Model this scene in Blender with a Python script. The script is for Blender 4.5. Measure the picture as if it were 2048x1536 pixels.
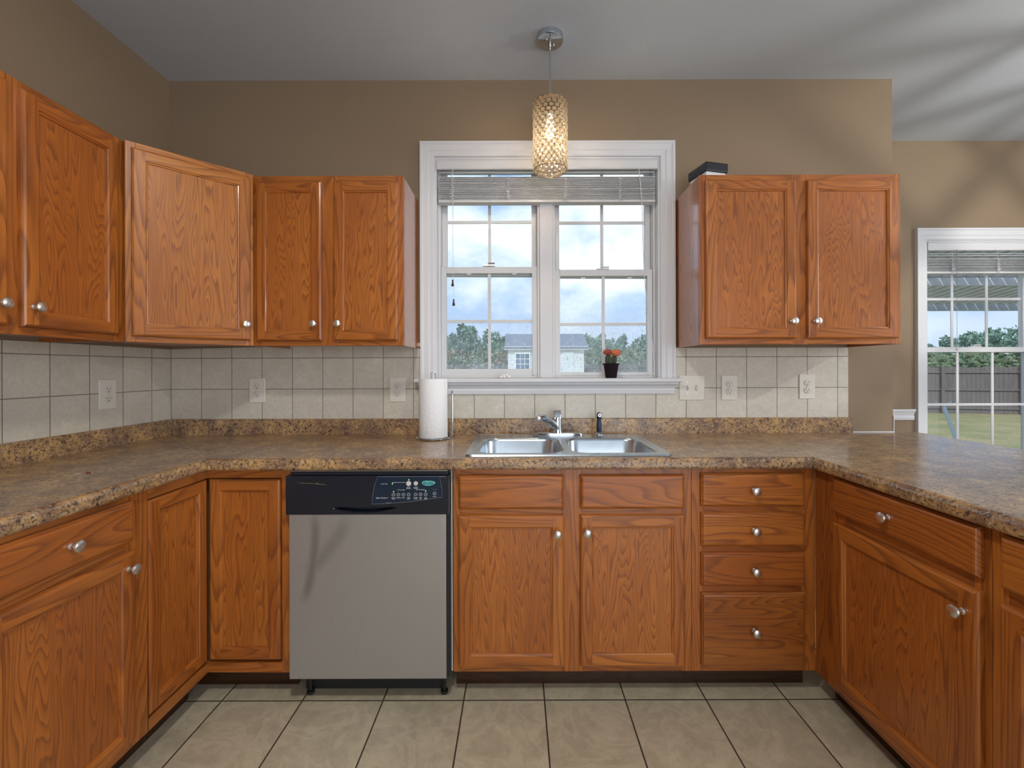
import bpy, bmesh, math, random
from math import sin, cos, pi, radians
from mathutils import Vector, Matrix, noise
random.seed(7)
for o in list(bpy.data.objects): bpy.data.objects.remove(o)
scene = bpy.context.scene
COL = scene.collection

# ------------------------------------------------------------------ camera
CAM = (0.0, -2.3, 1.247)
cd = bpy.data.cameras.new('camera'); cam = bpy.data.objects.new('camera', cd); COL.objects.link(cam)
cam.location = CAM
cd.sensor_width = 36; cd.lens = 36*890/2048
cd.shift_x = -(1035-1024)/2048; cd.shift_y = -(768-738)/2048
cam.rotation_euler = (Matrix.Rotation(radians(90), 3, 'X') @ Matrix.Rotation(radians(-0.17), 3, 'Z')).to_euler()
cd.clip_start = .02; cd.clip_end = 400
scene.camera = cam

# ------------------------------------------------------------------ view
vs = scene.view_settings
vs.view_transform = 'Standard'; vs.look = 'None'; vs.gamma = 1; vs.exposure = 0.0
vs.use_curve_mapping = False

# ------------------------------------------------------------------ world: cloudy sky
def nt_of(w):
    w.use_nodes = True; nt = w.node_tree; nt.nodes.clear(); return nt
world = bpy.data.worlds.new('sky'); scene.world = world
nt = nt_of(world); N = nt.nodes; L = nt.links
tc = N.new('ShaderNodeTexCoord'); sep = N.new('ShaderNodeSeparateXYZ'); L.new(tc.outputs['Generated'], sep.inputs[0])
grad = N.new('ShaderNodeValToRGB'); L.new(sep.outputs['Z'], grad.inputs[0])
e = grad.color_ramp.elements
e[0].position = 0.0; e[0].color = (.60, .70, .88, 1)
e[1].position = .55; e[1].color = (.22, .44, .86, 1)
ee = grad.color_ramp.elements.new(.10); ee.color = (.50, .66, .92, 1)
ee = grad.color_ramp.elements.new(.25); ee.color = (.36, .57, .92, 1)
mp = N.new('ShaderNodeMapping'); mp.inputs['Scale'].default_value = (3.0, 3.0, 5.2); mp.inputs['Location'].default_value = (1.7, .3, 2.2)
L.new(tc.outputs['Generated'], mp.inputs[0])
nz = N.new('ShaderNodeTexNoise'); nz.inputs['Scale'].default_value = 1.15; nz.inputs['Detail'].default_value = 9; nz.inputs['Roughness'].default_value = .56
L.new(mp.outputs[0], nz.inputs['Vector'])
cr = N.new('ShaderNodeValToRGB'); L.new(nz.outputs['Fac'], cr.inputs[0])
cr.color_ramp.elements[0].position = .39; cr.color_ramp.elements[1].position = .60
mr = N.new('ShaderNodeMapRange'); L.new(sep.outputs['Z'], mr.inputs[0])
mr.inputs['From Min'].default_value = .02; mr.inputs['From Max'].default_value = .14
mu = N.new('ShaderNodeMath'); mu.operation = 'MULTIPLY'; L.new(cr.outputs[0], mu.inputs[0]); L.new(mr.outputs[0], mu.inputs[1])
mx = N.new('ShaderNodeMix'); mx.data_type = 'RGBA'; L.new(mu.outputs[0], mx.inputs[0]); L.new(grad.outputs[0], mx.inputs[6])
mx.inputs[7].default_value = (1.08, 1.13, 1.20, 1)
bg = N.new('ShaderNodeBackground'); L.new(mx.outputs[2], bg.inputs[0]); bg.inputs[1].default_value = 1.12
wo = N.new('ShaderNodeOutputWorld'); L.new(bg.outputs[0], wo.inputs[0])

def light(name, kind, loc, energy, color=(1, 1, 1), size=.1, size_y=None, rot=(0, 0, 0), spot=None, spread=None):
    ld = bpy.data.lights.new(name, kind); ld.energy = energy; ld.color = color
    if kind == 'AREA':
        ld.size = size
        if size_y: ld.shape = 'RECTANGLE'; ld.size_y = size_y
        if spread: ld.spread = spread
    elif kind == 'SUN': ld.angle = size
    else: ld.shadow_soft_size = size
    o = bpy.data.objects.new(name, ld); COL.objects.link(o); o.location = loc; o.rotation_euler = rot
    return o
light('sun_light', 'SUN', (0, 0, 20), 2.6, (1, .95, .88), radians(3), rot=(radians(48), 0, radians(-28)))
# the flush ceiling lamp of the kitchen (its glass bowl is built below), dining chandelier, two added fill lights
_l = light('ceiling_lamp_light', 'AREA', (-.24, -1.95, 2.685), 24, (1, .94, .86), .24); _l.data.shape = 'DISK'
light('chandelier_light', 'POINT', (3.15, -1.15, 2.12), 58, (1, .95, .88), .013)
light('pendant_light', 'POINT', (.15, -.30, 2.215), 6.0, (1, .80, .55), .012)
light('rear_fill_light', 'AREA', (1.2, -4.92, 1.25), 66, (.95, .97, 1), 2.6, 2.1, rot=(radians(90), 0, 0))  # unseen area light added behind the camera as ambient fill
light('side_fill_light', 'AREA', (4.9, -2.3, 1.5), 50, (.95, .98, 1), 2.2, 1.6, rot=(0, radians(90), 0))  # unseen area light added on the right side to brighten the room

# ------------------------------------------------------------------ mesh helpers
class MB:
    def __init__(s): s.v = []; s.f = []; s.m = []
    def quad(s, pts, mi=0):
        b = len(s.v); s.v += [tuple(p) for p in pts]; s.f.append(tuple(range(b, b+len(pts)))); s.m.append(mi)
    def box(s, x0, x1, y0, y1, z0, z1, mi=0):
        b = len(s.v)
        s.v += [(x, y, z) for x in (x0, x1) for y in (y0, y1) for z in (z0, z1)]
        for f in ((0, 1, 3, 2), (4, 6, 7, 5), (0, 4, 5, 1), (2, 3, 7, 6), (0, 2, 6, 4), (1, 5, 7, 3)):
            s.f.append(tuple(b+i for i in f)); s.m.append(mi)
    def prism(s, poly, z0, z1, mi=0, axis='Z'):
        n = len(poly); b = len(s.v)
        def P(p, h):
            return {'Z': (p[0], p[1], h), 'Y': (p[0], h, p[1]), 'X': (h, p[0], p[1])}[axis]
        s.v += [P(p, z0) for p in poly]+[P(p, z1) for p in poly]
        s.f.append(tuple(range(b+n-1, b-1, -1))); s.m.append(mi)
        s.f.append(tuple(range(b+n, b+2*n))); s.m.append(mi)
        for i in range(n):
            j = (i+1) % n; s.f.append((b+i, b+j, b+n+j, b+n+i)); s.m.append(mi)
    def lathe(s, prof, n=24, c=(0, 0, 0), axis='Z', mi=0, cap=True):
        b = len(s.v); k = len(prof)
        for i in range(n):
            a = 2*pi*i/n
            for r, h in prof:
                x, y = r*cos(a), r*sin(a)
                p = {'Z': (x, y, h), 'Y': (x, h, y), 'X': (h, x, y)}[axis]
                s.v.append((p[0]+c[0], p[1]+c[1], p[2]+c[2]))
        for i in range(n):
            j = (i+1) % n
            for q in range(k-1):
                s.f.append((b+i*k+q, b+j*k+q, b+j*k+q+1, b+i*k+q+1)); s.m.append(mi)
        if cap:
            for q in (0, k-1):
                if prof[q][0] > 1e-5: s.f.append(tuple(b+i*k+q for i in range(n))); s.m.append(mi)
    def tube(s, pts, r, n=8, mi=0, closed=False, radii=None):
        pts = [Vector(p) for p in pts]; m = len(pts); b = len(s.v); up = None
        for i, p in enumerate(pts):
            if closed: t = pts[(i+1) % m]-pts[i-1]
            else: t = pts[min(i+1, m-1)]-pts[max(i-1, 0)]
            t.normalize()
            if up is None:
                up = Vector((0, 0, 1)) if abs(t.z) < .9 else Vector((1, 0, 0))
            u = t.cross(up).normalized(); w = u.cross(t).normalized(); up = w
            rr = radii[i] if radii else r
            for k in range(n):
                a = 2*pi*k/n; s.v.append(tuple(p+u*cos(a)*rr+w*sin(a)*rr))
        for i in range(m if closed else m-1):
            j = (i+1) % m
            for k in range(n):
                l = (k+1) % n; s.f.append((b+i*n+k, b+i*n+l, b+j*n+l, b+j*n+k)); s.m.append(mi)
        if not closed:
            s.f.append(tuple(b+k for k in range(n-1, -1, -1))); s.m.append(mi)
            s.f.append(tuple(b+(m-1)*n+k for k in range(n))); s.m.append(mi)
    def blob(s, c, r, n=8, mi=0, seed=0, amp=0, squash=(1, 1, 1)):
        b = len(s.v); rows = n
        for i in range(rows+1):
            th = pi*i/rows
            for j in range(2*n):
                ph = pi*j/n
                d = Vector((sin(th)*cos(ph), sin(th)*sin(ph), cos(th)))
                q = r*(1+amp*noise.noise(d*2.2+Vector((seed*3.1, 0, 0)))) if amp else r
                s.v.append((c[0]+d.x*q*squash[0], c[1]+d.y*q*squash[1], c[2]+d.z*q*squash[2]))
        for i in range(rows):
            for j in range(2*n):
                k = (j+1) % (2*n); s.f.append((b+i*2*n+j, b+(i+1)*2*n+j, b+(i+1)*2*n+k, b+i*2*n+k)); s.m.append(mi)
    def mesh(s, name, mats, smooth=False, fix=True):
        me = bpy.data.meshes.new(name); me.from_pydata(s.v, [], s.f)
        for m in (mats if isinstance(mats, (list, tuple)) else [mats]): me.materials.append(m)
        me.polygons.foreach_set('material_index', s.m)
        if fix:
            bm = bmesh.new(); bm.from_mesh(me)
            bmesh.ops.remove_doubles(bm, verts=bm.verts, dist=1e-6)
            bmesh.ops.recalc_face_normals(bm, faces=bm.faces); bm.to_mesh(me); bm.free()
        if smooth:
            me.polygons.foreach_set('use_smooth', [True]*len(me.polygons))
            try: me.set_sharp_from_angle(angle=radians(38))
            except Exception: pass
        me.update(); return me
    def build(s, name, mats, parent=None, loc=(0, 0, 0), rot=(0, 0, 0), bevel=0, smooth=False, seg=2, fix=True):
        o = bpy.data.objects.new(name, s.mesh(name, mats, smooth, fix)); COL.objects.link(o)
        o.location = loc; o.rotation_euler = rot
        if parent: o.parent = parent
        if bevel:
            b = o.modifiers.new('bevel', 'BEVEL'); b.width = bevel; b.segments = seg; b.limit_method = 'ANGLE'; b.angle_limit = radians(40)
            if smooth: b.harden_normals = False
        return o
def bx(name, mats, x0, x1, y0, y1, z0, z1, parent=None, bevel=0, **k):
    m = MB(); m.box(x0, x1, y0, y1, z0, z1); return m.build(name, mats, parent, bevel=bevel, **k)
def empty(name, loc=(0, 0, 0), rz=0):
    o = bpy.data.objects.new(name, None); COL.objects.link(o); o.location = loc; o.rotation_euler = (0, 0, rz); o.empty_display_size = .05; return o
def tag(o, label, cat, group=None, kind=None):
    o['label'] = label; o['category'] = cat
    if group: o['group'] = group
    if kind: o['kind'] = kind
    return o
def struct(o, label=None, cat=None):
    o['kind'] = 'structure'
    if label: o['label'] = label; o['category'] = cat
    return o
def copy_tree(o, parent=None):
    c = o.copy(); COL.objects.link(c); c.parent = parent
    for ch in [k for k in bpy.data.objects if k.parent == o]: copy_tree(ch, c)
    return c

# ------------------------------------------------------------------ material helpers
class MT:
    def __init__(s, name, rough=.5, metal=0, spec=.5, coat=0):
        s.mat = bpy.data.materials.new(name); s.mat.use_nodes = True; s.nt = s.mat.node_tree
        s.b = s.nt.nodes['Principled BSDF']; s.b.inputs['Roughness'].default_value = rough; s.b.inputs['Metallic'].default_value = metal
        s.b.inputs['Specular IOR Level'].default_value = spec; s.b.inputs['Coat Weight'].default_value = coat
    def n(s, t, **kw):
        d = s.nt.nodes.new('ShaderNode'+t)
        for k, v in kw.items():
            if k in d.inputs: d.inputs[k].default_value = v
            else: setattr(d, k, v)
        return d
    def l(s, a, b): s.nt.links.new(a, b)
    def coord(s, scale=(1, 1, 1), rnd=True, rot=(0, 0, 0), kind='Object'):
        t = s.n('TexCoord'); out = t.outputs[kind]
        if rnd:
            oi = s.n('ObjectInfo'); m = s.n('VectorMath', operation='SCALE'); m.inputs[0].default_value = (17.3, 31.7, 11.1)
            s.l(oi.outputs['Random'], m.inputs['Scale']); a = s.n('VectorMath', operation='ADD'); s.l(out, a.inputs[0]); s.l(m.outputs[0], a.inputs[1]); out = a.outputs[0]
        mp = s.n('Mapping'); mp.inputs['Scale'].default_value = scale; mp.inputs['Rotation'].default_value = rot; s.l(out, mp.inputs[0]); return mp.outputs[0]
    def noise(s, vec, scale=1, detail=2, rough=.5, dist=0):
        d = s.n('TexNoise'); d.inputs['Scale'].default_value = scale; d.inputs['Detail'].default_value = detail; d.inputs['Roughness'].default_value = rough
        d.inputs['Distortion'].default_value = dist; s.l(vec, d.inputs['Vector']); return d.outputs['Fac']
    def ramp(s, fac, stops):
        r = s.n('ValToRGB'); el = r.color_ramp.elements
        while len(el) < len(stops): el.new(.5)
        for q, (p, c) in zip(el, stops):
            q.position = p; q.color = c if len(c) == 4 else (*c, 1)
        s.l(fac, r.inputs[0]); return r.outputs[0]
    def mix(s, fac, a, b, mode='MIX'):
        m = s.n('Mix', data_type='RGBA', blend_type=mode)
        for i, v in ((0, fac), (6, a), (7, b)):
            if hasattr(v, 'default_value'): s.l(v, m.inputs[i])
            else: m.inputs[i].default_value = v if i == 0 else (*v, 1) if len(v) == 3 else v
        return m.outputs[2]
    def math(s, op, a, b=0):
        m = s.n('Math', operation=op)
        for i, v in ((0, a), (1, b)):
            if hasattr(v, 'default_value'): s.l(v, m.inputs[i])
            else: m.inputs[i].default_value = v
        return m.outputs[0]
    def col(s, c):
        if hasattr(c, 'default_value'): s.l(c, s.b.inputs['Base Color'])
        else: s.b.inputs['Base Color'].default_value = (*c, 1)
        return s
    def bump(s, h, strength=.2, dist=.001):
        b = s.n('Bump'); b.inputs['Strength'].default_value = strength; b.inputs['Distance'].default_value = dist
        s.l(h, b.inputs['Height']); s.l(b.outputs[0], s.b.inputs['Normal']); return s

def plain(name, c, rough=.5, metal=0, spec=.5, coat=0, var=.0):
    m = MT(name, rough, metal, spec, coat)
    if var:
        v = m.noise(m.coord((1, 1, 1)), 6, 3)
        m.col(m.mix(v, tuple(x*(1-var) for x in c), tuple(min(1, x*(1+var)) for x in c)))
    else: m.col(c)
    return m.mat

def oak(name, grain='Z', tone=1.0, wavy=1.0, red=1.0, coat=.28):
    m = MT(name, .36, 0, .5, coat)
    m.b.inputs['Coat Roughness'].default_value = .13
    k = {'Z': (1, 1, .11), 'X': (.11, 1, 1)}[grain]
    v = m.coord(k)
    big = m.noise(v, 5.6*wavy, 2.4, .45, .2)
    sm = m.math('MULTIPLY', big, 24 if wavy < 1.2 else 34)
    fr = m.math('FRACT', sm)
    ring = m.ramp(fr, [(0, (0, 0, 0)), (.55, (.30, .30, .30)), (.86, (1, 1, 1)), (1, (0, 0, 0))])
    k2 = {'Z': (1, 1, .045), 'X': (.045, 1, 1)}[grain]
    pores = m.noise(m.coord(k2), 210, 3, .6)
    pr = m.ramp(pores, [(.42, (1, 1, 1)), (.60, (0, 0, 0))])
    tone_n = m.noise(m.coord({'Z': (1, 1, .25), 'X': (.25, 1, 1)}[grain]), 3.5, 1.5)
    a = (.50*tone, .165*tone*red, .024*tone*red); b = (.36*tone, .098*tone*red, .012*tone*red); d = (.155*tone, .042*tone, .010*tone)
    base = m.mix(m.ramp(tone_n, [(.3, (0, 0, 0)), (.7, (1, 1, 1))]), a, b)
    c1 = m.mix(m.math('MULTIPLY', ring, .62), base, d)
    c2 = m.mix(m.math('MULTIPLY', m.math('MULTIPLY', pr, m.math('ADD', ring, .35)), .42), c1, d)
    m.col(c2); m.bump(pr, .12, .0006)
    return m.mat

OAKV = oak('honey_oak_vertical_grain', 'Z'); OAKH = oak('honey_oak_horizontal_grain', 'X'); OAKP = oak('honey_oak_panel', 'Z', 1.04, 1.9)
OAKL = oak('light_oak_vertical_grain', 'Z', 1.12, 1.0, 1.12); OAKLH = oak('light_oak_horizontal_grain', 'X', 1.12, 1.0, 1.12); OAKLP = oak('light_oak_panel', 'Z', 1.14, 1.8, 1.12)
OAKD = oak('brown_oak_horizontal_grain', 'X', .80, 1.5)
OAKS = oak('glossy_oak_side_panel', 'Z', 1.0, 1.2, 1.0, 1.0)
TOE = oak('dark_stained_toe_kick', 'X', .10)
INSIDE = plain('cabinet_inside_shadow', (.16, .07, .025), .6)

def paint(name, c, rough=.75, tex=.05):
    m = MT(name, rough, 0, .3); v = m.coord((1, 1, 1), False)
    m.col(c); m.bump(m.noise(v, 260, 3, .6), tex, .0015); return m.mat
WALL = paint('taupe_wall_paint', (.268, .196, .128), .7, .25)
CEIL = paint('ceiling_paint', (.51, .56, .62), .62, .35)
WHITE = paint('white_trim_paint', (.68, .69, .72), .38, .03)
VINYL = plain('white_window_vinyl', (.66, .67, .69), .35)
SLAT = plain('white_blind_slats', (.66, .67, .69), .45)
PLATE = plain('almond_plastic', (.70, .67, .60), .35)
NICKEL = MT('satin_nickel', .32, 1).col((.74, .72, .69)).mat
CHROME = MT('polished_chrome', .13, 1).col((.58, .63, .68)).mat
DARK = plain('dark_slot', (.012, .012, .012), .6)

def tile_mat(name, uaxis, u0, du, zs, grout_w, base, base2, grout, rough, vein=False):
    """rectangular tiles: u spacing du from u0 and second-axis lines either a list (wall) or (v0, dv) (floor)"""
    m = MT(name, rough, 0, .5)
    t = m.n('TexCoord'); sp = m.n('SeparateXYZ'); m.l(t.outputs['Object'], sp.inputs[0])
    u = sp.outputs[uaxis]
    fu = m.math('DIVIDE', m.math('SUBTRACT', u, u0), du)
    d = m.math('ABSOLUTE', m.math('SUBTRACT', m.math('FRACT', m.math('ADD', fu, .5)), .5))   # distance to line in cells
    du_ = m.math('MULTIPLY', d, du)
    if isinstance(zs, list):
        w = sp.outputs['Z']; dv = None; iv = None
        for z in zs:
            q = m.math('ABSOLUTE', m.math('SUBTRACT', w, z)); dv = q if dv is None else m.math('MINIMUM', dv, q)
            st = m.math('GREATER_THAN', w, z); iv = st if iv is None else m.math('ADD', iv, st)
    else:
        w = sp.outputs['Y']; fv = m.math('DIVIDE', m.math('SUBTRACT', w, zs[0]), zs[1])
        dv = m.math('MULTIPLY', m.math('ABSOLUTE', m.math('SUBTRACT', m.math('FRACT', m.math('ADD', fv, .5)), .5)), zs[1])
        iv = m.math('FLOOR', fv)
    dist = m.math('MINIMUM', du_, dv)
    g = m.math('LESS_THAN', dist, grout_w/2)
    cid = m.math('ADD', m.math('MULTIPLY', m.math('FLOOR', fu), 7.31), m.math('MULTIPLY', iv, 3.77))
    cb = m.n('CombineXYZ'); m.l(cid, cb.inputs[0]); m.l(m.math('MULTIPLY', cid, .37), cb.inputs[2])
    ad = m.n('VectorMath', operation='ADD'); m.l(t.outputs['Object'], ad.inputs[0]); m.l(cb.outputs[0], ad.inputs[1])
    if vein:
        n1 = m.noise(ad.outputs[0], 5.5, 9, .68, .5); n2 = m.noise(ad.outputs[0], 34, 6, .7)
        c = m.mix(m.ramp(n1, [(.34, (0, 0, 0)), (.66, (1, 1, 1))]), base, base2)
        c = m.mix(m.ramp(n2, [(.35, (.55,)*3), (.7, (0, 0, 0))]), c, tuple(x*.78 for x in base2))
        vn = m.noise(ad.outputs[0], 3.2, 6, .6, 2.0)
        c = m.mix(m.ramp(vn, [(.44, (0, 0, 0)), (.495, (.22,)*3), (.505, (.22,)*3), (.56, (0, 0, 0))]), c, tuple(min(1, x*1.35) for x in base))
    else:
        n1 = m.noise(ad.outputs[0], 7, 5, .6, .4); n2 = m.noise(ad.outputs[0], 70, 3, .6)
        c = m.mix(m.ramp(n1, [(.35, (0, 0, 0)), (.68, (1, 1, 1))]), base, base2)
        c = m.mix(m.ramp(n2, [(.38, (.4,)*3), (.62, (0, 0, 0))]), c, tuple(x*.84 for x in base2))
    wn = m.n('TexWhiteNoise', noise_dimensions='1D'); m.l(cid, wn.inputs['W'])
    c = m.mix(m.math('MULTIPLY', wn.outputs['Value'], .10), c, tuple(x*.5 for x in base))
    m.col(m.mix(g, c, grout))
    h = m.ramp(m.math('DIVIDE', dist, grout_w), [(.3, (0, 0, 0)), (.9, (1, 1, 1))])
    m.bump(h, .5, .002)
    r = m.mix(g, (rough,)*3, (.85,)*3); m.l(r, m.b.inputs['Roughness'])
    return m.mat
FLOOR = tile_mat('beige_stone_floor_tile', 'X', .098, .304, (-.624, .304), .0052, (.56, .50, .365), (.42, .365, .265), (.040, .030, .018), .42, True)
TILEB = tile_mat('cream_wall_tile_back', 'X', -1.628, .156, [1.147, 1.307], .0030, (.66, .62, .53), (.57, .53, .45), (.17, .15, .12), .38)
TILEL = tile_mat('cream_wall_tile_left', 'Y', -.124, .158, [1.147, 1.307], .0030, (.66, .62, .53), (.57, .53, .45), (.17, .15, .12), .38)

def laminate(name):
    m = MT(name, .34, 0, .5, .55); m.b.inputs['Coat Roughness'].default_value = .17; v = m.coord((1, 1, 1), False)
    n1 = m.noise(v, 13, 6, .62, .5); n2 = m.noise(v, 85, 6, .76, .5); n3 = m.noise(v, 120, 4, .7)
    c = m.mix(m.ramp(n1, [(.35, (0, 0, 0)), (.62, (1, 1, 1))]), (.54, .33, .135), (.22, .13, .08))
    c = m.mix(m.ramp(n2, [(.41, (1, 1, 1)), (.50, (0, 0, 0))]), c, (.060, .034, .025))
    c = m.mix(m.ramp(n3, [(.56, (0, 0, 0)), (.70, (.85,)*3)]), c, (.62, .53, .44))
    vo = m.n('TexVoronoi'); vo.inputs['Scale'].default_value = 115; m.l(v, vo.inputs['Vector'])
    n4 = m.noise(v, 30, 2)
    sp = m.math('MULTIPLY', m.math('LESS_THAN', vo.outputs['Distance'], .26), m.math('GREATER_THAN', n4, .52))
    c = m.mix(m.math('MULTIPLY', sp, .8), c, (.045, .03, .028))
    m.col(c); return m.mat
LAM = laminate('speckled_brown_laminate')
SEAM = plain('worktop_seam', (.55, .42, .30), .5)

def steel(name, rough, c, streak=(1, 1, 60), metal=1.0):
    m = MT(name, rough, metal); v = m.coord((1, 1, 1), False)
    n = m.noise(m.coord(streak, False), 12, 4, .7)
    m.col(m.mix(n, tuple(x*.86 for x in c), c))
    sm = m.noise(v, 3.2, 3, .5, 1.2)
    r = m.math('ADD', m.math('MULTIPLY', sm, .22), rough-.10); m.l(r, m.b.inputs['Roughness'])
    m.bump(n, .04, .0005); return m.mat
SINK = steel('brushed_sink_steel', .24, (.62, .71, .79), (50, 1, 1))
# dishwasher skin: brushed steel with darker wiped streaks left on it
def dw_steel():
    m = MT('smudged_stainless_steel', .36, .55); v = m.coord((1, 1, 1), False)
    n = m.noise(m.coord((80, 1, 1.5), False), 10, 4, .7)
    c = m.mix(n, (.36, .35, .335), (.44, .43, .415))
    s = m.noise(m.coord((1, 1, 1), False, (0, .55, 0)), 2.2, 2, .4, .8)
    def streak(px0, pz0, px1, pz1, w):
        t = m.n('TexCoord'); sp = m.n('SeparateXYZ'); m.l(t.outputs['Object'], sp.inputs[0])
        L_ = math.hypot(px1-px0, pz1-pz0); ux, uz = (px1-px0)/L_, (pz1-pz0)/L_
        a = m.math('ADD', m.math('MULTIPLY', m.math('SUBTRACT', sp.outputs['X'], px0), ux), m.math('MULTIPLY', m.math('SUBTRACT', sp.outputs['Z'], pz0), uz))
        d = m.math('ADD', m.math('MULTIPLY', m.math('SUBTRACT', sp.outputs['X'], px0), -uz), m.math('MULTIPLY', m.math('SUBTRACT', sp.outputs['Z'], pz0), ux))
        # gentle bow and soft border
        an = m.math('DIVIDE', a, L_); bow = m.math('MULTIPLY', m.math('MULTIPLY', an, m.math('SUBTRACT', 1, an)), .06)
        dd = m.math('DIVIDE', m.math('ABSOLUTE', m.math('ADD', d, bow)), w)
        f = m.n('MapRange', interpolation_type='SMOOTHSTEP'); m.l(dd, f.inputs[0]); f.inputs[1].default_value = 1; f.inputs[2].default_value = 0
        e1 = m.n('MapRange', interpolation_type='SMOOTHSTEP'); m.l(an, e1.inputs[0]); e1.inputs[1].default_value = -.12; e1.inputs[2].default_value = .12
        e2 = m.n('MapRange', interpolation_type='SMOOTHSTEP'); m.l(an, e2.inputs[0]); e2.inputs[1].default_value = 1.1; e2.inputs[2].default_value = .75
        return m.math('MULTIPLY', f.outputs[0], m.math('MULTIPLY', e1.outputs[0], e2.outputs[0]))
    st = m.math('MAXIMUM', streak(-.79, .40, -.755, .72, .028), m.math('MULTIPLY', streak(-.78, .50, -.63, .70, .045), .65))
    c = m.mix(m.math('MULTIPLY', st, .52), c, (.12, .115, .11))
    m.col(c)
    m.l(m.math('ADD', m.math('MULTIPLY', s, .18), .28), m.b.inputs['Roughness']); return m.mat
DWS = dw_steel()
DWB = plain('black_glossy_plastic', (.010, .013, .022), .28, 0, .5)

def glass(name, haze=.05, speck=.25, tint=(.97, .99, 1)):
    m = MT(name); nt = m.nt; nt.nodes.remove(m.b)
    tr = m.n('BsdfTransparent'); tr.inputs[0].default_value = (*tint, 1)
    gl = m.n('BsdfGlossy'); gl.inputs['Roughness'].default_value = .01
    fr = m.n('LayerWeight'); fr.inputs[0].default_value = .5; fr_ = m.math('ADD', .04, m.math('MULTIPLY', .96, m.math('POWER', fr.outputs['Facing'], 5)))
    mx = m.n('MixShader'); m.l(m.math('MULTIPLY', fr_, .10), mx.inputs[0]); m.l(tr.outputs[0], mx.inputs[1]); m.l(gl.outputs[0], mx.inputs[2])
    df = m.n('BsdfTranslucent'); df.inputs[0].default_value = (.80, .92, .95, 1)
    d2 = m.n('BsdfDiffuse'); d2.inputs[0].default_value = (.80, .92, .95, 1)
    dm = m.n('MixShader'); dm.inputs[0].default_value = .5; m.l(df.outputs[0], dm.inputs[1]); m.l(d2.outputs[0], dm.inputs[2])
    v = m.coord((1, 1, 1), False); a = m.noise(v, 6, 4, .6); b = m.noise(m.coord((1, 1, .45), False), 120, 2, .7)
    t = m.n('TexCoord'); sp = m.n('SeparateXYZ'); m.l(t.outputs['Generated'], sp.inputs[0])
    low = m.ramp(sp.outputs['Z'], [(.0, (1, 1, 1)), (.5, (.45,)*3), (.7, (0, 0, 0))])
    f = m.math('ADD', m.math('MULTIPLY', a, haze*2), m.math('MULTIPLY', m.ramp(b, [(.60, (0, 0, 0)), (.68, (1, 1, 1))]), speck))
    f = m.math('MULTIPLY', f, low)
    m2 = m.n('MixShader'); m.l(f, m2.inputs[0]); m.l(mx.outputs[0], m2.inputs[1]); m.l(dm.outputs[0], m2.inputs[2])
    m.l(m2.outputs[0], nt.nodes['Material Output'].inputs['Surface']); return m.mat
GLASS_LOW = glass('dusty_window_glass', .20, .6); GLASS = glass('window_glass', 0.0, 0.0)
GLASS_D = glass('dining_window_glass', .03, .03)

# ------------------------------------------------------------------ room shell
XL, XW, H = -1.796, 1.94, 2.741
YD, XR, YB = .63, 5.0, -5.0
struct(bx('floor', FLOOR, XL-.15, XR+.15, YB-.15, YD+.14, -.05, 0))
struct(bx('ceiling', CEIL, XL-.15, XR+.15, YB-.15, YD+.14, H, H+.08))
struct(bx('wall_left', WALL, XL-.14, XL, YB-.14, .14, 0, H))
WX0, WX1, WZ0, WZ1 = -.425, .738, 1.195, 2.342
def wall_y(name, x0, x1, y0, y1, holes):
    m = MB(); xs = x0
    for a, b, c, d in holes:
        m.box(xs, a, y0, y1, 0, H); m.box(a, b, y0, y1, 0, c); m.box(a, b, y0, y1, d, H); xs = b
    m.box(xs, x1, y0, y1, 0, H)
    return struct(m.build(name, WALL))
wall_y('wall_back', XL, XW, 0, .14, [(WX0, WX1, WZ0-.016, WZ1)])
struct(bx('wall_return', WALL, XW-.14, XW, .14, YD, 0, H))
DX0, DX1, DZ0, DZ1 = 2.68, 4.45, .62, 2.085
wall_y('wall_dining', XW-.14, XR, YD, YD+.14, [(DX0, DX1, DZ0, DZ1)])
wall_y('wall_front', XL, XR, YB-.14, YB, [(-.15, 2.55, .02, 2.25)])
m = MB(); m.box(XR, XR+.14, YB-.14, -3.45, 0, H); m.box(XR, XR+.14, -1.15, YD+.14, 0, H); m.box(XR, XR+.14, -3.45, -1.15, 0, .65); m.box(XR, XR+.14, -3.45, -1.15, 2.35, H)
struct(m.build('wall_right', WALL))
# chair rail of the dining wall
m = MB(); prof = [(YD, .905), (YD-.012, .905), (YD-.016, .92), (YD-.011, .935), (YD-.018, .955), (YD-.026, .965), (YD-.026, .976), (YD, .976)]
m.prism(prof, XW, 2.60, axis='X'); struct(m.build('trim_1', WHITE))
m = MB(); m.prism([(YD, 0), (YD-.015, 0), (YD-.015, .10), (YD-.008, .125), (YD, .125)], XW, XR, axis='X'); struct(m.build('baseboard_dining', WHITE))
# white bead of caulk where the worktop meets the wall end
m = MB(); m.box(1.72, 1.943, -.006, -.0005, .9145, .9195); m.box(XW+.0005, XW+.004, -.004, .03, .9145, 1.0); struct(m.build('trim_2', WHITE))

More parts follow.
